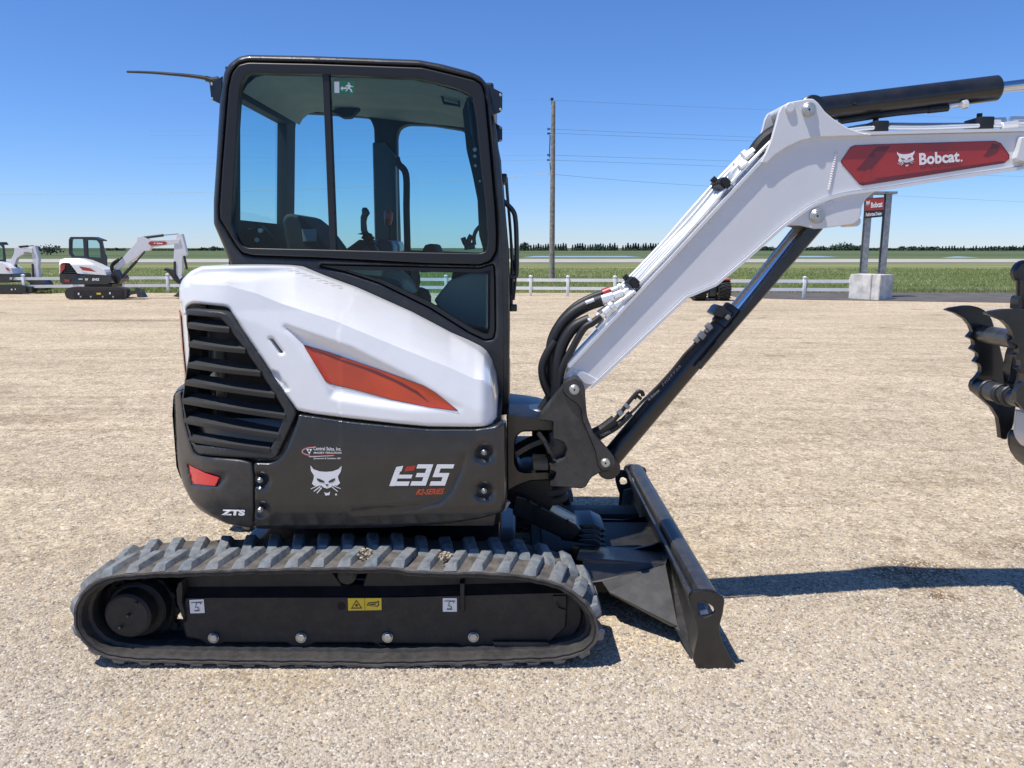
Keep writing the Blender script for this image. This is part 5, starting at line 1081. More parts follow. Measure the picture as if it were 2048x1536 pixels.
b = NB(); tube(b, [at(1011, 350, 3.6), at(1014, 380, 3.6), at(1022, 480, 3.6), at(1026, 590, 3.6)], .007); tube(b, [at(1014, 355, 3.62), at(1019, 430, 3.62), at(1027, 520, 3.62)], .004)
tube(b, [at(1026, 510, 3.62), at(1023, 560, 3.62), at(1022, 620, 3.62)], .009)
box(b, at(1001, 345, 3.6).x, at(1014, 345, 3.6).x, 3.57, 3.68, at(0, 368, 3.6).z, at(0, 348, 3.6).z, .006); box(b, at(1016, 600, 3.6).x, at(1034, 600, 3.6).x, 3.57, 3.6, at(0, 622, 3.6).z, at(0, 608, 3.6).z, .004); tube(b, [at(1027, 600, 3.6), at(1031, 560, 3.6), at(1028, 520, 3.6)], .006)
obj('wiper', b, M['blk'], cabn)
b = NB(); panel(b, C1([(1822, 462), (1840, 560), (1870, 820), (1892, 1060), (1912, 1290), (1918, 1500)]) + [(1019, 640), (1019, 828), (1006, 829), (1006, 640)] + C1([(1870, 1300), (1850, 1060), (1830, 800), (1815, 560)]), Plane(YC - .004), .02, rpx=1.5, rm=.006); obj('front_pillar_strip', b, M['blk'], cabn)
# ---------------------------------------------------------------- swing frame, bracket
sf = CK([(105, 985), (240, 1000), (330, 1015), (395, 1035), (405, 1060), (405, 1095), (240, 1098), (200, 1100), (170, 1130), (160, 1180), (160, 1300), (180, 1345), (215, 1358), (380, 1352), (395, 1400), (370, 1410), (260, 1415), (190, 1440), (110, 1480), (108, 1200)])
b = NB(); panel(b, rnd(sf, 5), Plane(3.22), .48, rpx=2.5, rm=.008); obj('swing_frame', b, M['blk'], EX)
b = NB(); p = at(1082, 830, 3.4); cyl(b, (p.x, 3.44, at(0, 858, 3.4).z), (p.x, 3.44, at(0, 817, 3.4).z), .085, n=32, bev=.015); box(b, p.x - .03, p.x + .09, 3.3, 3.6, at(0, 850, 3.4).z, at(0, 824, 3.4).z, .02); cyl(b, (p.x + .01, 3.44, .62), (p.x + .01, 3.44, .9), .05, n=24); cyl(b, (p.x + .0, 3.46, .60), (p.x, 3.46, .66), .09, n=24, bev=.01); obj('swing_pin', b, M['blk'], EX)
kp = CK([(315, 1025), (330, 985), (475, 800), (470, 790), (500, 765), (550, 752), (588, 775), (605, 820), (610, 900), (620, 1000), (660, 1110), (740, 1200), (790, 1260), (796, 1310), (760, 1352), (700, 1362), (650, 1390), (612, 1452), (590, 1462), (380, 1450), (376, 1412), (418, 1390), (420, 1357), (378, 1345), (380, 1302), (430, 1290), (480, 1262), (492, 1215), (470, 1168), (430, 1150), (402, 1150), (402, 1095), (402, 1035)])
b = NB(); panel(b, rnd(kp, 3), Plane(3.15), .06, rpx=2, rm=.006); panel(b, rnd(kp, 3), Plane(3.41), .05, rpx=2, rm=.006); 
pA = at(1150, 800, 3.15); box(b, at(1108, 0, 3.15).x, at(1165, 0, 3.15).x, 3.21, 3.41, at(0, 960, 3.15).z, at(0, 870, 3.15).z, .01); panel(b, rnd(CK([(330, 985), (475, 830), (500, 900), (560, 960), (600, 1100), (430, 1140), (402, 1095)]), 3), Plane(3.21), .2, rpx=0); kb = obj('swing_bracket', b, M['dark2'], EX)
st_ = CK([(466, 850), (470, 790), (500, 765), (550, 750), (590, 775), (607, 820), (612, 900), (622, 1000), (662, 1108), (742, 1198), (792, 1258), (798, 1312), (760, 1354), (715, 1352), (690, 1320), (675, 1230), (625, 1110), (590, 1030), (582, 960), (560, 925), (510, 890)])
b = NB(); panel(b, rnd(st_, 4), Plane(3.135), .02, rpx=2, rm=.006); obj('bracket_plate', b, M['dark2'], kb)
def pin(px, py, Y, r, par, ring=True):
    b = NB(); cyly(b, px, py, Y - .016, Y + .02, r, n=36, bev=.003)
    if ring: cyly(b, px, py, Y - .008, Y + .01, r * 1.28, n=36, bev=.003)
    cyly(b, px, py, Y - .018, Y - .015, r * .68, n=30, bev=.001); p_ = obj('pivot_pin', b, M['steel'], par); b = NB(); cyly(b, px, py, Y - .0195, Y - .0175, .004, n=10, bev=.0005); obj('grease_nipple', b, M['void'], p_)
pin(*CK([(540, 832)])[0], 3.135, .021, kb, False); pin(*CK([(740, 1302)])[0], 3.135, .019, kb, False)
b = NB(); tube(b, [at(1078, 868, 3.2), at(1090, 885, 3.15), at(1100, 905, 3.15)], .012); box(b, at(1065, 930, 3.15).x, at(1096, 930, 3.15).x, 3.11, 3.35, at(0, 936, 3.15).z, at(0, 920, 3.15).z, .006); tube(b, [at(1034, 905, 3.35), at(1060, 890, 3.35), at(1090, 880, 3.35), at(1112, 890, 3.3), at(1128, 905, 3.3)], .035); obj('swing_linkage', b, M['blk'], EX)
b = NB()
for k in range(6): cyl(b, (.16, 3.62, .42 + k * .045), (.16, 3.62, .462 + k * .045), .115 + .006 * (k % 2), n=20, bev=.008)
box(b, -.03, .2, 3.5, 3.8, .40, .70, .03); obj('hose_boot', b, M['hose'], EX)
# black cylinder from house towards the blade
b = NB(); q = C4([(735, 235), (790, 250), (1060, 390), (1090, 420), (1045, 472), (1020, 480), (730, 345), (722, 330)]); panel(b, rnd(q, 3), Plane(3.45), .14, rpx=3, rm=.02); gd = obj('cylinder_guard', b, M['blk'], EX)
for x, y in C4([(810, 275), (870, 308), (1015, 380)]): b = NB(); cyly(b, x, y, 3.42, 3.45, .008, n=12); obj('guard_bolt', b, M['blk'], gd)
b = NB(); a_, c_ = at(*C4([(980, 440)])[0], 3.6), at(*C4([(1180, 470)])[0], 3.6); cyl(b, a_, c_, .03, n=16, bev=.004)
for y_ in (405, 432, 460, 485): panel(b, rnd(C4([(1060, y_ - 12), (1150, y_ - 15), (1205, y_ + 12), (1215, y_ + 25), (1100, y_ + 6)]), 2), Plane(3.5 + (y_ - 400) * -.001), .2, rpx=1, rm=.003)
obj('blade_cylinder', b, M['blk'], EX)
b = NB(); cyl(b, at(*C4([(700, 268)])[0], 3.3), at(*C4([(672, 315)])[0], 3.3), .012, n=12, bev=.002); obj('hose_fitting', b, M['tube'], EX)
# ---------------------------------------------------------------- dozer blade
BN, BF = 2.788, 4.545
ep = C4([(1650, 765), (1668, 742), (1710, 735), (1800, 755), (1828, 768), (1836, 790), (1826, 860), (1812, 910), (1808, 950), (1822, 1000), (1885, 1118), (1892, 1150), (1886, 1168), (1690, 1140), (1672, 1110), (1670, 1090), (1692, 1000), (1697, 950), (1683, 890), (1655, 820), (1646, 790)])
hl_ = C4([(1693, 795), (1712, 784), (1728, 790), (1778, 825), (1786, 848), (1770, 864), (1722, 880), (1702, 872), (1688, 830)])
bl = tag(pl('dozer_blade', rnd(ep, 4), BN - .0, .012, M['blk'], EX, rpx=1.5, rm=.003, holes=[rnd(hl_, 3)]))
def XZ(P, Y): return [(lambda v: (v.x, v.z))(at(x, y, Y)) for x, y in P]
prof = XZ(C4([(1660, 770), (1668, 800), (1690, 860), (1708, 950), (1700, 1010), (1680, 1085), (1700, 1140), (1880, 1166)]), BN); prof = [(x, max(z, .004)) for x, z in prof]
b = NB(); thick_ = .012
def extr(b, pts, y0, y1, th=None, mi=0, n=1):
    rows = []
    for k in range(n + 1):
        y = y0 + (y1 - y0) * k / n; rows.append([b.verts.new((x, y, z)) for x, z in pts])
    for a, c in zip(rows, rows[1:]):
        for i in range(len(pts) - (0 if th is None else 1)): b.faces.new((a[i], a[(i + 1) % len(pts)], c[(i + 1) % len(pts)], c[i])).material_index = mi
    if th is None: b.faces.new(rows[0][::-1]); b.faces.new(rows[-1])
sec = [(x, z) for x, z in prof[:-1]] + [(prof[-1][0] - .01, .004)]; back_ = [(x + (.012 if i < len(sec) - 2 else .02), z + (0 if i < len(sec) - 2 else .015)) for i, (x, z) in enumerate(sec)]
extr(b, sec + back_[::-1], BN + .012, BF); bmesh.ops.recalc_face_normals(b, faces=b.faces); obj('moldboard', b, M['dark2'], bl, ang=45)
# top rail: folded box along the top edge
rl = XZ(C4([(1650, 752), (1668, 738), (1715, 722), (1790, 735), (1812, 757), (1800, 790), (1680, 790)]), BN); 
p0, p1 = at(1397, 1188, BN), at(1437, 1196, BN)
rx0, rx1, rz = p0.x, p1.x, (p0.z + p1.z) / 2
b = NB(); rr = [(rx0, rz - .035), (rx0, rz + .012), (rx0 + .012, rz + .024), (rx1 - .02, rz + .024), (rx1, rz + .006), (rx1, rz - .012), (rx1 - .02, rz - .035)]
extr(b, rr, BN + .012, BF); bmesh.ops.recalc_face_normals(b, faces=b.faces); bmesh.ops.bevel(b, geom=[e for e in b.edges if abs(e.verts[0].co.y - e.verts[1].co.y) > .5], offset=.006, segments=2, affect='EDGES'); obj('top_rail', b, M['dark2'], bl, ang=50)
ex = [proj((v.x, BF, v.z)) for v in [at(x, y, BN) for x, y in ep]]; hx = [proj((v.x, BF, v.z)) for v in [at(x, y, BN) for x, y in hl_]]
b = NB(); panel(b, rnd(ex, 3), Plane(BF), .012, rpx=1, rm=.003, holes=[rnd(hx, 2)]); obj('end_plate', b, M['dark2'], bl)
b = NB(); fe = C4([(1262, 160), (1262, 125), (1285, 105), (1325, 108), (1350, 125), (1352, 150), (1340, 200), (1322, 215), (1306, 300), (1297, 352), (1280, 345), (1280, 290), (1284, 230), (1272, 200)]); fh = C4([(1284, 164), (1290, 146), (1305, 142), (1322, 154), (1325, 175), (1310, 183), (1292, 182)])
panel(b, rnd(fe, 3), Plane(BF - .015), .012, rpx=1, rm=.002, holes=[rnd(fh, 2)]); obj('lift_eye', b, M['dark2'], bl)
b = NB(); panel(b, C4([(1306, 210), (1345, 200), (1400, 270), (1440, 332), (1380, 352), (1300, 368), (1287, 345)]), Plane(BF - .03), .008, rpx=1, rm=.002); obj('lit_end_plate_face', b, M['galv'], bl)  # pale plate stands in for light on the end plate's inner face
b = NB(); panel(b, C4([(1705, 848), (1745, 838), (1752, 860), (1710, 866)]), Plane(BN + .2), .01, rpx=0); obj('sticker', b, M['decal'], bl)
def quad3(b, P, th=.014):
    V = [at(x, y, Y) for x, y, Y in P]; n = (V[1] - V[0]).cross(V[2] - V[0]).normalized() * th
    a = [b.verts.new(v) for v in V]; c = [b.verts.new(v + n) for v in V]; m_ = len(V)
    b.faces.new(a); b.faces.new(c[::-1])
    for i in range(m_): b.faces.new((a[i], a[(i + 1) % m_], c[(i + 1) % m_], c[i]))
def c4y(P): return [(750 + x * .38086, 900 + y * .38086, Y) for x, y, Y in P]
b = NB()
quad3(b, c4y([(1060, 530, 3.38), (1080, 508, 3.45), (1300, 515, 3.5), (1500, 536, 3.5), (1545, 532, 3.5), (1520, 600, 3.26), (1160, 582, 3.24), (1060, 560, 3.24)]))
quad3(b, c4y([(1090, 580, 3.24), (1520, 600, 3.26), (1330, 650, 3.22), (1190, 690, 3.2), (1100, 700, 3.2)]))
quad3(b, c4y([(1190, 688, 3.20), (1525, 602, 3.24), (1590, 925, 2.98), (1550, 915, 2.98), (1230, 745, 3.14)]))
quad3(b, c4y([(1525, 602, 3.24), (1545, 532, 3.5), (1690, 1010, 2.88), (1672, 1085, 2.86), (1590, 925, 2.98)]))
bmesh.ops.recalc_face_normals(b, faces=b.faces); obj('push_arm', b, M['dark2'], bl, smooth=False)
b = NB(); box(b, .15, .74, 3.55, 3.95, .10, .18, .004); box(b, .15, .70, 4.05, 4.2, .10, .19, .004); box(b, .1, .60, 3.3, 4.2, .08, .16, .004); obj('blade_frame', b, M['under'], bl)
b = NB(); cp = c4y([(1000, 352, 3.98), (1100, 362, 3.98), (1300, 368, 4.0), (1400, 352, 4.05), (1440, 332, 4.1)])
fa = [at(x, y, Y) for x, y, Y in cp]; fb = [Vector((p.x, p.y, p.z - .16)) for p in fa]
A = [b.verts.new(p) for p in fa]; B_ = [b.verts.new(p) for p in fb]; A2 = [b.verts.new(p + Vector((0, .012, 0))) for p in fa]; B2 = [b.verts.new(p + Vector((0, .012, 0))) for p in fb]
for i in range(len(cp) - 1):
    for q_ in ((A, B_), (A2, B2), (A, A2)): b.faces.new((q_[0][i], q_[0][i + 1], q_[1][i + 1], q_[1][i]))
bmesh.ops.recalc_face_normals(b, faces=b.faces); obj('blade_gusset', b, M['blk'], bl, ang=60); b = NB()
cp = c4y([(1040, 505, 3.46), (1200, 512, 3.48), (1360, 520, 3.5), (1460, 500, 3.52), (1525, 472, 3.6)]); fa = [at(x, y, Y) for x, y, Y in cp]; A = [b.verts.new(p) for p in fa]; B_ = [b.verts.new((p.x, p.y, p.z - .10)) for p in fa]; A2 = [b.verts.new(p + Vector((0, .014, 0))) for p in fa]; B2 = [b.verts.new((p.x, p.y + .014, p.z - .10)) for p in fa]
for i in range(len(cp) - 1):
    for q_ in ((A, B_), (A2, B2), (A, A2)): b.faces.new((q_[0][i], q_[0][i + 1], q_[1][i + 1], q_[1][i]))
bmesh.ops.recalc_face_normals(b, faces=b.faces); obj('blade_gusset', b, M['blk'], bl, ang=60)
# ---------------------------------------------------------------- boom
BY0, BY1 = 3.215, 3.365; BM = (BY0 + BY1) / 2; OV = .014
up = smooth2 = None
upper = CK([(510, 690), (1160, 0)]) + CA3([(1330, 722), (1400, 648), (1470, 572), (1520, 515), (1570, 470), (1640, 430), (1720, 402), (1800, 390), (1900, 384), (2048, 380)]) + CB([(1100, 430), (1600, 418), (2048, 408), (2400, 402)])
lower = CB([(2400, 566), (2048, 620), (1700, 668), (1300, 732), (1150, 755), (1050, 768), (950, 782), (860, 805), (790, 832), (720, 868), (640, 925), (560, 985), (330, 1188), (150, 1340)]) + CK([(1250, 230), (640, 805)])
cut = C = None
basep = CK([(640, 805), (605, 840), (545, 850), (480, 800), (472, 770), (490, 720), (510, 690)])
bo = upper + lower + basep[1:-1]
b = NB(); panel(b, bo, Plane(BY0), BY1 - BY0, rpx=1.5, rm=.004); boom = obj('boom', b, M['bwhite'], EX, ang=30)
def flange(b, px, outward=.012, y0=BY0 - OV, y1=BY1 + OV, Yref=BY0):
    P = [at(x, y, Yref) for x, y in px]; n = len(P); rows = []
    for i, p in enumerate(P):
        t = (P[min(i + 1, n - 1)] - P[max(i - 1, 0)]).normalized(); k = Vector((-t.z, 0, t.x)) * outward
        rows.append([b.verts.new(q) for q in ((p.x, y0, p.z), (p.x + k.x, y0, p.z + k.z), (p.x + k.x, y1, p.z + k.z), (p.x, y1, p.z))])
    for a, c in zip(rows, rows[1:]):
        for i in range(4): b.faces.new((a[i], a[(i + 1) % 4], c[(i + 1) % 4], c[i]))
    b.faces.new(rows[0]); b.faces.new(rows[-1][::-1]); bmesh.ops.recalc_face_normals(b, faces=b.faces)
b = NB(); flange(b, upper[:-1]); obj('top_flange', b, M['bwhite'], boom, ang=40)
b = NB(); flange(b, lower[1:]); obj('bottom_flange', b, M['bwhite'], boom, ang=40)
ub = CB([(430, 600), (470, 530), (500, 455), (530, 350), (545, 290), (565, 252), (605, 230), (720, 207), (755, 208), (785, 232), (830, 290), (880, 332), (960, 382), (1040, 412), (1110, 424), (1110, 432), (800, 440), (690, 460), (600, 500), (520, 552), (470, 600)])
ub = rnd(ub, 3)
b = NB(); panel(b, ub, Plane(BY0 - .018), .016, rpx=1.5, rm=.004); panel(b, toY2(ub) if 0 else [proj((at(x, y, BY0 - .018).x, BY1 + .002, at(x, y, BY0 - .018).z)) for x, y in ub], Plane(BY1 + .002), .016, rpx=1, rm=.003); ubo = obj('cylinder_bracket', b, M['bwhite'], boom, ang=40)
b = NB(); p = at(1576, 217, BY0); cyl(b, (p.x, BY0 - .028, p.z), (p.x, BY1 + .02, p.z), .020, n=24, bev=.004); obj('cross_tube', b, M['bwhite'], ubo)
pin(*CB([(733, 272)])[0], BY0 - .02, .022, ubo)
lb = CB([(520, 1014), (560, 998), (610, 984), (680, 985), (740, 1000), (765, 1006), (830, 1000), (1000, 976), (1030, 955), (1048, 920), (1052, 870), (1075, 825), (1100, 800), (1140, 770), (1040, 778), (950, 792), (870, 812), (790, 842), (700, 895), (620, 950), (560, 1000)])
b = NB(); panel(b, rnd(lb, 2), Plane(BY0 - .004), .014, rpx=1.5, rm=.004); panel(b, rnd([proj((at(x, y, BY0).x, BY1 - .01, at(x, y, BY0).z)) for x, y in lb], 2), Plane(BY1 - .01), .014, rpx=1, rm=.003); lbo = obj('lower_bracket', b, M['bwhite'], boom, ang=40)
pin(*CB([(783, 926)])[0], BY0 - .006, .024, lbo)
b = NB(); cyly(b, *CB([(862, 856)])[0], BY0 - .007, BY0, .017, n=24, bev=.003); cyly(b, *CB([(1020, 960)])[0], BY0 + .02, BY1, .02, n=16); obj('weld_plug', b, M['bwhite'], lbo)
b = NB(); tube(b, [at(x, y, BY0 + .002) for x, y in CB([(892, 535), (886, 590), (872, 660), (858, 730), (850, 770)])], lambda t: .0065 + .0012 * math.sin(t * 120), n=8, k=24); obj('weld_bead', b, M['bwhite'], boom)
b = NB(); panel(b, rnd(CB([(2030, 440), (2100, 440), (2100, 610), (2010, 585), (1995, 575), (2012, 520)]), 3), Plane(BY0 - .03), .03, rpx=2, rm=.006); tab = obj('boom_tip_gusset', b, M['bwhite'], boom)
b = NB(); panel(b, rnd(CK([(520, 695), (600, 790), (640, 800), (700, 770), (600, 715)]), 3), Plane(BY0 - .006), .01, rpx=1, rm=.003); obj('base_gusset', b, M['bwhite'], boom)
# decal
DQ = rnd(CB([(1010, 494), (1130, 488), (1870, 467), (1905, 480), (1958, 552), (1955, 575), (1925, 600), (1060, 738), (1040, 730), (928, 600), (930, 585), (985, 505)]), 2)
PB = Plane(BY0 - .0015); b = NB(); panel(b, DQ, PB, 0, rpx=0); stroke(b, DQ, 1.2, PB, -.001, 1, True)
for P in ([(1150, 500), (1230, 497), (1110, 640), (1020, 645)], [(1855, 480), (1900, 492), (1885, 535), (1830, 560), (1800, 560), (1850, 500)], [(1040, 725), (1110, 700), (1920, 588), (1922, 600), (1060, 736)]): panel(b, CB(P), PB, 0, rpx=0, ins=-.001, mi=1)
panel(b, CB([(1045, 712), (1085, 640), (1110, 640), (1105, 690), (1150, 705), (1070, 722)]), PB, 0, rpx=0, ins=-.0015, mi=0)
bd = obj('boom_decal', b, [M['red'], M['dred']], boom, smooth=False)
b = NB(); cat(b, CB([(1268, 530), (1378, 522), (1380, 618), (1272, 628)]), PB, -.003); dtext(b, 'Bobcat', CB([(1404, 541), (1652, 523), (1654, 594), (1406, 614)]), PB, -.003, bold=.035); dpoly(b, [(CB([(1665, 586)])[0][0] + 2 * math.cos(t), CB([(1665, 586)])[0][1] + 2 * math.sin(t)) for t in np.linspace(0, 5.5, 8)], PB, -.003); obj('lettering', b, [M['decal'], M['red']], bd, smooth=False)
# arm and linkage beyond the right edge of the picture
b = NB(); tipx = at(2400 * .32617 + 1380, 300, BY0).x
pe = at(2162, 290, BY0); box(b, pe.x - .02, pe.x + .45, BY0 + .02, BY1 - .02, pe.z - .13, pe.z + .08, .02); obj('boom_tip', b, M['bwhite'], boom)
b = NB(); ax = pe.x + .42; vs = [(ax - .18, 2.50), (ax + .02, 2.55), (ax + .14, 2.1), (ax + .02, 1.0), (ax - .10, .85), (ax - .20, 1.0), (ax - .16, 2.0)]
v0 = [b.verts.new((x, BY0 - .01, z)) for x, z in vs]; v1 = [b.verts.new((x, BY1 + .01, z)) for x, z in vs]
b.faces.new(v0); b.faces.new(v1[::-1])
for i in range(len(vs)): b.faces.new((v0[i], v0[(i + 1) % len(vs)], v1[(i + 1) % len(vs)], v1[i]))
bmesh.ops.recalc_face_normals(b, faces=b.faces); arm = obj('arm', b, M['bwhite'], EX, smooth=False)
# arm cylinder
b = NB(); A_ = at(1617, 222, BM); B1 = at(1995, 176, BM); cyl(b, A_, B1, .050, n=40, bev=.006); cyl(b, A_ - Vector((0, .05, 0)), A_ + Vector((0, .05, 0)), .055, n=30, bev=.005); ac = obj('arm_cylinder', b, M['blk'], boom)
b = NB(); tube(b, [at(x, y, BM - .02) for x, y in CB([(915, 345), (1050, 325), (1180, 305), (1300, 290), (1460, 275)])], .013); tube(b, [at(x, y, BM - .02) for x, y in CB([(1460, 275), (1580, 262)])], .015, sm=False); obj('cylinder_hose', b, M['hose'], ac)
b = NB(); tube(b, [at(x, y, BM - .02) for x, y in CB([(1580, 262), (1600, 250), (1680, 238)])], .011); cyl(b, at(*CB([(1665, 245)])[0], BM - .04), at(*CB([(1700, 238)])[0], BM - .04), .018, n=8, bev=.003); obj('hose_fitting', b, M['tube'], ac)
b = NB(); cyly(b, *CB([(1015, 238)])[0], BM - .058, BM - .04, .006, n=10); obj('bleed_plug', b, M['void'], ac)
b = NB(); cyl(b, B1, B1 + (B1 - A_).normalized() * 1.0, .022, n=30); obj('cylinder_rod', b, M['chrome'], ac)
# boom cylinder
K0 = at(1213, 926, 3.3); K1 = at(*CK([(1490, 325)])[0], 3.3); dirv = (K1 - K0).normalized(); K2 = at(*CB([(745, 990)])[0], 3.3)
K2 = at(1622, 440, 3.3)
dirv = (K2 - K0).normalized(); KL = (at(1467, 614, 3.3) - K0).length
b = NB(); G1 = K0 + dirv * KL; cyl(b, K0 + dirv * .02, G1, .046, n=40, bev=.006); cyl(b, G1 - dirv * .10, G1, .053, n=40, bev=.006); cyl(b, K0 - Vector((0, .09, 0)), K0 + Vector((0, .09, 0)), .05, n=28, bev=.004); bc = obj('boom_cylinder', b, M['blk'], EX)
b = NB(); cyl(b, G1 - dirv * .03, K2, .030, n=36); cyl(b, K2 - Vector((0, .06, 0)), K2 + Vector((0, .06, 0)), .045, n=28, bev=.004); obj('cylinder_rod', b, M['chrome'], bc)
gdp = CK([(1310, 682), (1350, 702)]) + [(1645, 459), (1652, 445), (1625, 440), (1607, 462), (1478, 626)]
b = NB(); panel(b, gdp, Plane(3.22), .17, rpx=2, rm=.01); obj('rod_guard', b, M['blk'], bc)
b = NB(); panel(b, rnd(CK([(1422, 345), (1455, 300), (1478, 290), (1500, 300), (1560, 338), (1540, 372), (1500, 380), (1440, 358)]), 3), Plane(3.24), .1, rpx=2, rm=.008); obj('gland_port', b, M['blk'], bc)
b = NB(); tube(b, [at(x, y, 3.225) for x, y in CK([(980, 870), (975, 850), (960, 842), (940, 850), (880, 920), (830, 985), (790, 1030)])], .009); tube(b, [at(x, y, 3.225) for x, y in CK([(968, 890), (940, 870), (925, 890)])], .007); tube(b, [at(x, y, 3.225) for x, y in CK([(1330, 520), (1250, 600), (1170, 700), (1080, 800), (980, 900), (900, 980), (800, 1050)])], .006); tube(b, [at(x, y, 3.22) for x, y in CK([(800, 1020), (720, 1080), (660, 1110)])], .022); tube(b, [at(x, y, 3.22) for x, y in CK([(900, 980), (820, 1060), (740, 1110), (690, 1140)])], .014); obj('hydraulic_hose', b, M['hose'], bc)
for a, c, r in (((1310, 525), (1335, 500), .012), ((1340, 500), (1370, 465), .017), ((1375, 460), (1395, 445), .01), ((1385, 440), (1415, 415), .017), ((1510, 380), (1535, 355), .010), ((865, 945), (885, 925), .014), ((820, 990), (845, 965), .014)):
    b = NB(); cyl(b, at(*CK([a])[0], 3.215), at(*CK([c])[0], 3.215), r, n=8, bev=.003); obj('hose_fitting', b, M['galv'], bc)
b = NB(); PC = Plane(3.24); cat(b, CK([(1005, 885), (1025, 875), (1030, 900), (1015, 908)]), PC, 0, fine=False); dtext(b, 'Bobcat', CK([(1025, 868), (1078, 822), (1086, 838), (1034, 886)]), PC, 0, bold=.03); dtext(b, 'HG4Y25', CK([(1100, 790), (1215, 668), (1222, 684), (1108, 808)]), PC, 0, bold=0.); obj('lettering', b, [M['gdecal'], M['blk']], bc, smooth=False)
b = NB(); dtext(b, '7G991', CK([(700, 1118), (765, 1090), (770, 1104), (706, 1134)]), Plane(3.19), 0); obj('hose_lettering', b, M['gdecal'], bc, smooth=False)
# steel lines along the top of the boom
def off_line(pts, d, Y): return [(lambda p: p)(at(x, y, Y)) for x, y in pts]
U3 = [at(x, y, BY0) for x, y in [(1205, 668), (1262, 607), (1342, 520), (1410, 448), (1476, 375.6), (1522, 322), (1552, 292), (1580, 274)]]
tb = NB()
for k, (Y, hgt) in enumerate(((3.225, .030), (3.243, .028), (3.263, .030), (3.285, .032), (3.31, .034), (3.33, .036), (3.345, .048), (3.355, .060))):
    P = []
    for i, p in enumerate(U3):
        t = (U3[min(i + 1, len(U3) - 1)] - U3[max(i - 1, 0)]).normalized(); n = Vector((-t.z, 0, t.x)); P.append(Vector((p.x, Y, p.z)) + n * (hgt + .005 * math.sin(i * 2 + k)))
    P = P[0 if k < 3 else 1:] if k < 6 else P[1:6]
    tube(tb, P, .0085 if k % 3 else .0065, n=10, k=6)
obj('hydraulic_line', tb, M['tube'], boom)
b = NB()
tube(b, [at(1140, 735, BY0 + .01) + Vector((-.01, .0, .012)), at(1262, 605, BY0 + .02) + Vector((-.01, 0, .012))], .012, sm=False); tube(b, [at(1142, 728, BY0 + .06), at(1262, 598, BY0 + .06)], .014, sm=False); obj('lower_line', b, M['tube'], boom)
def clampblk(px, py, L=.04, w_=.10):
    b = NB(); p = at(px, py, BY0); t = (U3[3] - U3[2]).normalized(); n = Vector((-t.z, 0, t.x)); r = bmesh.ops.create_cube(b, size=1)['verts']
    for v in r: c = v.co.copy(); v.co = Vector((p.x, (BY0 + BY1) / 2 - .0, p.z)) + t * c.x * L + n * (c.z * .045 + .032) + Vector((0, c.y * .165, 0))
    bmesh.ops.bevel(b, geom=b.edges[:], offset=.008, segments=2, affect='EDGES'); q = Vector((p.x, BY0 + .10, p.z)) + n * .052; cyl(b, q, q + n * .02, .014, n=6)
    obj('line_clamp', b, M['hose'], boom)
clampblk(1462, 377); clampblk(1280, 577)
for (cx_, cy_) in ((1750, 258), (1957, 250)):
    b = NB(); p = at(cx_, cy_, BM); box(b, p.x - .03, p.x + .03, BM - .06, BM + .06, p.z - .04, p.z + .025, .006); cyl(b, (p.x, BM, p.z + .02), (p.x, BM, p.z + .045), .012, n=6); obj('line_clamp', b, M['hose'], boom)
b = NB()
for k, Y in enumerate((BM - .05, BM - .02, BM + .02, BM + .05)): tube(b, [at(x, y, Y) for x, y in ((1690, 262 - k), (1750, 256 - k * 2), (1850, 256 - k * 2), (1957, 252 - k), (2060, 250 - k * 2), (2160, 250))], .009, n=10)
for x, y, x2, y2, Y in ((1985, 243, 2010, 242, BM), (2002, 252, 2035, 248, BM - .05), (2020, 240, 2060, 240, BM + .03), (1975, 247, 2000, 247, BM - .03)): cyl(b, at(x, y, Y), at(x2, y2, Y), .016, n=6, bev=.003)
obj('arm_line', b, M['tube'], boom)
b = NB()
for Y, o_ in ((3.25, 0), (3.32, 4)): tube(b, [at(x + o_, y - o_, Y) for x, y in CB([(385, 545), (420, 490), (470, 440), (530, 405), (560, 380)])], .026)
obj('upper_hose', b, M['hose'], boom)
b = NB(); rg = random.Random(4)
for a, c, r, Y in (((330, 570), (395, 520), .022, 3.24), ((345, 590), (380, 565), .018, 3.26), ((270, 620), (330, 585), .020, 3.28), ((300, 630), (350, 595), .020, 3.23), ((320, 560), (350, 535), .024, 3.31)): cyl(b, at(*CB([a])[0], Y), at(*CB([c])[0], Y), r * .8, n=6, bev=.004)
tube(b, [at(*CB([q])[0], 3.27) for q in ((320, 600), (280, 630), (255, 670), (250, 720))], .012); tube(b, [at(*CB([q])[0], 3.24) for q in ((335, 605), (300, 650), (270, 700), (262, 740))], .012); obj('upper_fitting', b, M['tube'], boom)
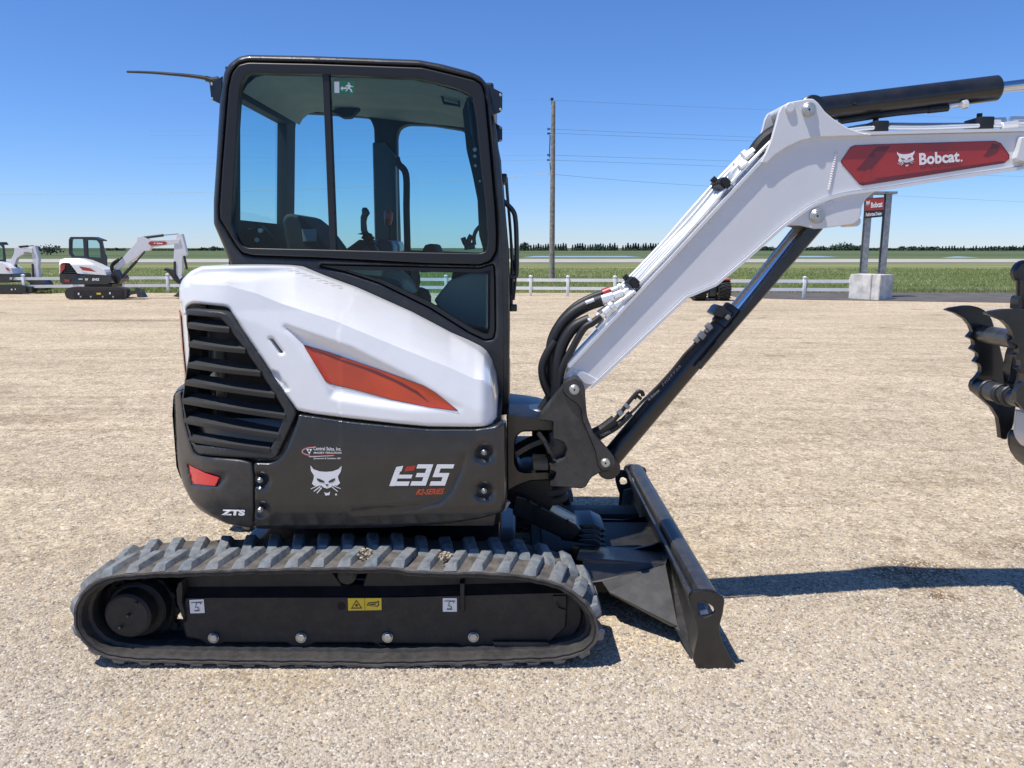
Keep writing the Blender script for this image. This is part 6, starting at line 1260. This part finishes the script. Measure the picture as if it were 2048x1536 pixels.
# big black hoses up from the bracket and their fittings
b = NB()
for L, r, Y in ((CK([(395, 900), (400, 800), (400, 650), (400, 540), (440, 440), (520, 350), (620, 290), (720, 255)]), .027, 3.3), (CK([(425, 880), (430, 760), (440, 640), (470, 530), (540, 430), (640, 380)]), .024, 3.25), (CK([(385, 870), (345, 780), (335, 680), (370, 590), (420, 520)]), .018, 3.27),
    (CK([(410, 890), (380, 700), (385, 600), (430, 430), (530, 310), (640, 245), (760, 205)]), .017, 3.37), (CK([(440, 870), (460, 700), (530, 560), (600, 440), (660, 400), (710, 360)]), .015, 3.22), (CK([(330, 960), (370, 900), (400, 840)]), .022, 3.3)): tube(b, [at(x, y, Y) for x, y in L], r, n=14)
obj('boom_hose', b, M['hose'], EX)
b = NB()
for a, c, r, Y in (((715, 258), (790, 235), .022, 3.28), ((790, 235), (850, 210), .017, 3.28), ((640, 400), (655, 385), .020, 3.23), ((690, 370), (710, 350), .020, 3.23), ((730, 345), (800, 290), .020, 3.23), ((770, 310), (795, 290), .025, 3.23), ((800, 290), (880, 240), .011, 3.23), ((760, 208), (830, 180), .014, 3.35), ((820, 185), (845, 172), .020, 3.35), ((845, 175), (930, 140), .010, 3.35), ((850, 215), (930, 170), .012, 3.28), ((690, 340), (820, 250), .010, 3.31), ((850, 260), (930, 200), .009, 3.21)): cyl(b, at(*CK([a])[0], Y), at(*CK([c])[0], Y), r, n=10, bev=.003)
obj('boom_hose_fitting', b, M['tube'], EX)
b = NB(); cyl(b, at(*CK([(725, 220)])[0], 3.34), at(*CK([(775, 200)])[0], 3.34), .024, n=12); obj('red_band', b, M['red'], EX); b = NB(); cyl(b, at(*CK([(612, 274)])[0], 3.265), at(*CK([(665, 254)])[0], 3.265), .008, n=8); obj('reflective_stripe', b, M['decal'], EX)
# ---------------------------------------------------------------- bucket and thumb at the right edge
far_t = CR([(175, 398), (210, 386), (300, 372), (345, 372), (390, 382), (430, 402), (462, 432), (482, 470), (500, 525), (530, 625), (595, 890), (640, 1050), (628, 1150), (618, 1190), (592, 1230), (580, 1265), (555, 1265), (538, 1258), (530, 1180), (520, 1120), (480, 1055), (430, 1010), (380, 968), (352, 945), (342, 915), (350, 880), (380, 850), (405, 815), (408, 785), (398, 765), (362, 748), (388, 712), (385, 690), (340, 663), (362, 635), (358, 605), (318, 582), (350, 545), (335, 505), (300, 462), (240, 425), (180, 405)])
th = tag(pl('thumb', rnd(far_t, 1.5), 3.41, .025, M['blk'], EX, rpx=1.2, rm=.004))
near_t = CR([(440, 420), (480, 408), (560, 396), (640, 394), (760, 400), (900, 450), (980, 700), (1000, 1000), (820, 1080), (700, 1080), (640, 1010), (640, 950), (660, 910), (690, 880), (690, 830), (660, 800), (645, 795), (668, 775), (668, 740), (625, 705), (655, 690), (655, 640), (610, 610), (625, 590), (612, 545), (590, 508), (550, 470), (450, 432)])
pl('thumb_plate', rnd(near_t, 1.5), 3.05, .025, M['blk'], th, rpx=1.2, rm=.004)
b = NB(); cyl(b, at(*CR([(420, 560)])[0], 3.41), at(*CR([(650, 600)])[0], 3.07), .038, n=28); obj('cross_tube', b, M['dark2'], th)
b = NB(); a_, c_ = at(*CR([(400, 920)])[0], 3.41), at(*CR([(690, 1000)])[0], 3.07); cyl(b, a_, c_, .036, n=28)
for t in (.22, .55, .72): cyl(b, a_.lerp(c_, t), a_.lerp(c_, t + .03), .048, n=28, bev=.006)
cyl(b, a_.lerp(c_, .28), a_.lerp(c_, .5), .042, n=28, bev=.004); obj('pivot_tube', b, M['dark2'], th)
pl('bucket', rnd(CR([(583, 1230), (600, 1205), (625, 1196), (700, 1180), (1000, 1150), (1100, 1400), (900, 1500), (760, 1460), (690, 1440), (640, 1400), (600, 1340), (585, 1290)]), 4), 3.3, -.35, M['dark2'], EX, rpx=2, rm=.01)
pl('coupler', rnd(CR([(636, 1060), (700, 1075), (1000, 1090), (1000, 1340), (720, 1325), (670, 1300), (635, 1250), (622, 1200), (630, 1120)]), 5), 3.2, -.12, M['bwhite'], arm, rpx=2, rm=.01)
b = NB(); cyly(b, *CR([(715, 150)])[0], 3.29, 3.33, .052, n=30, bev=.01); cyl(b, at(*CR([(690, 200)])[0], 3.25), at(*CR([(690, 420)])[0], 3.25), .028, n=16); obj('bucket_linkage', b, M['blk'], arm); b = NB(); tube(b, [at(x, y, 3.27) for x, y in CR([(700, 620), (660, 700), (640, 800), (620, 880), (600, 900)])], .02); obj('linkage_hose', b, M['blk'], arm)
b = NB(); panel(b, rnd(CR([(655, 330), (665, 310), (700, 300), (700, 400), (650, 395)]), 2), Plane(3.23), .05, rpx=1, rm=.003); panel(b, rnd(CR([(600, 810), (618, 700), (640, 640), (700, 640), (700, 900), (610, 900)]), 2), Plane(3.27), .05, rpx=1, rm=.003); obj('thumb_cylinder', b, M['blk'], arm)
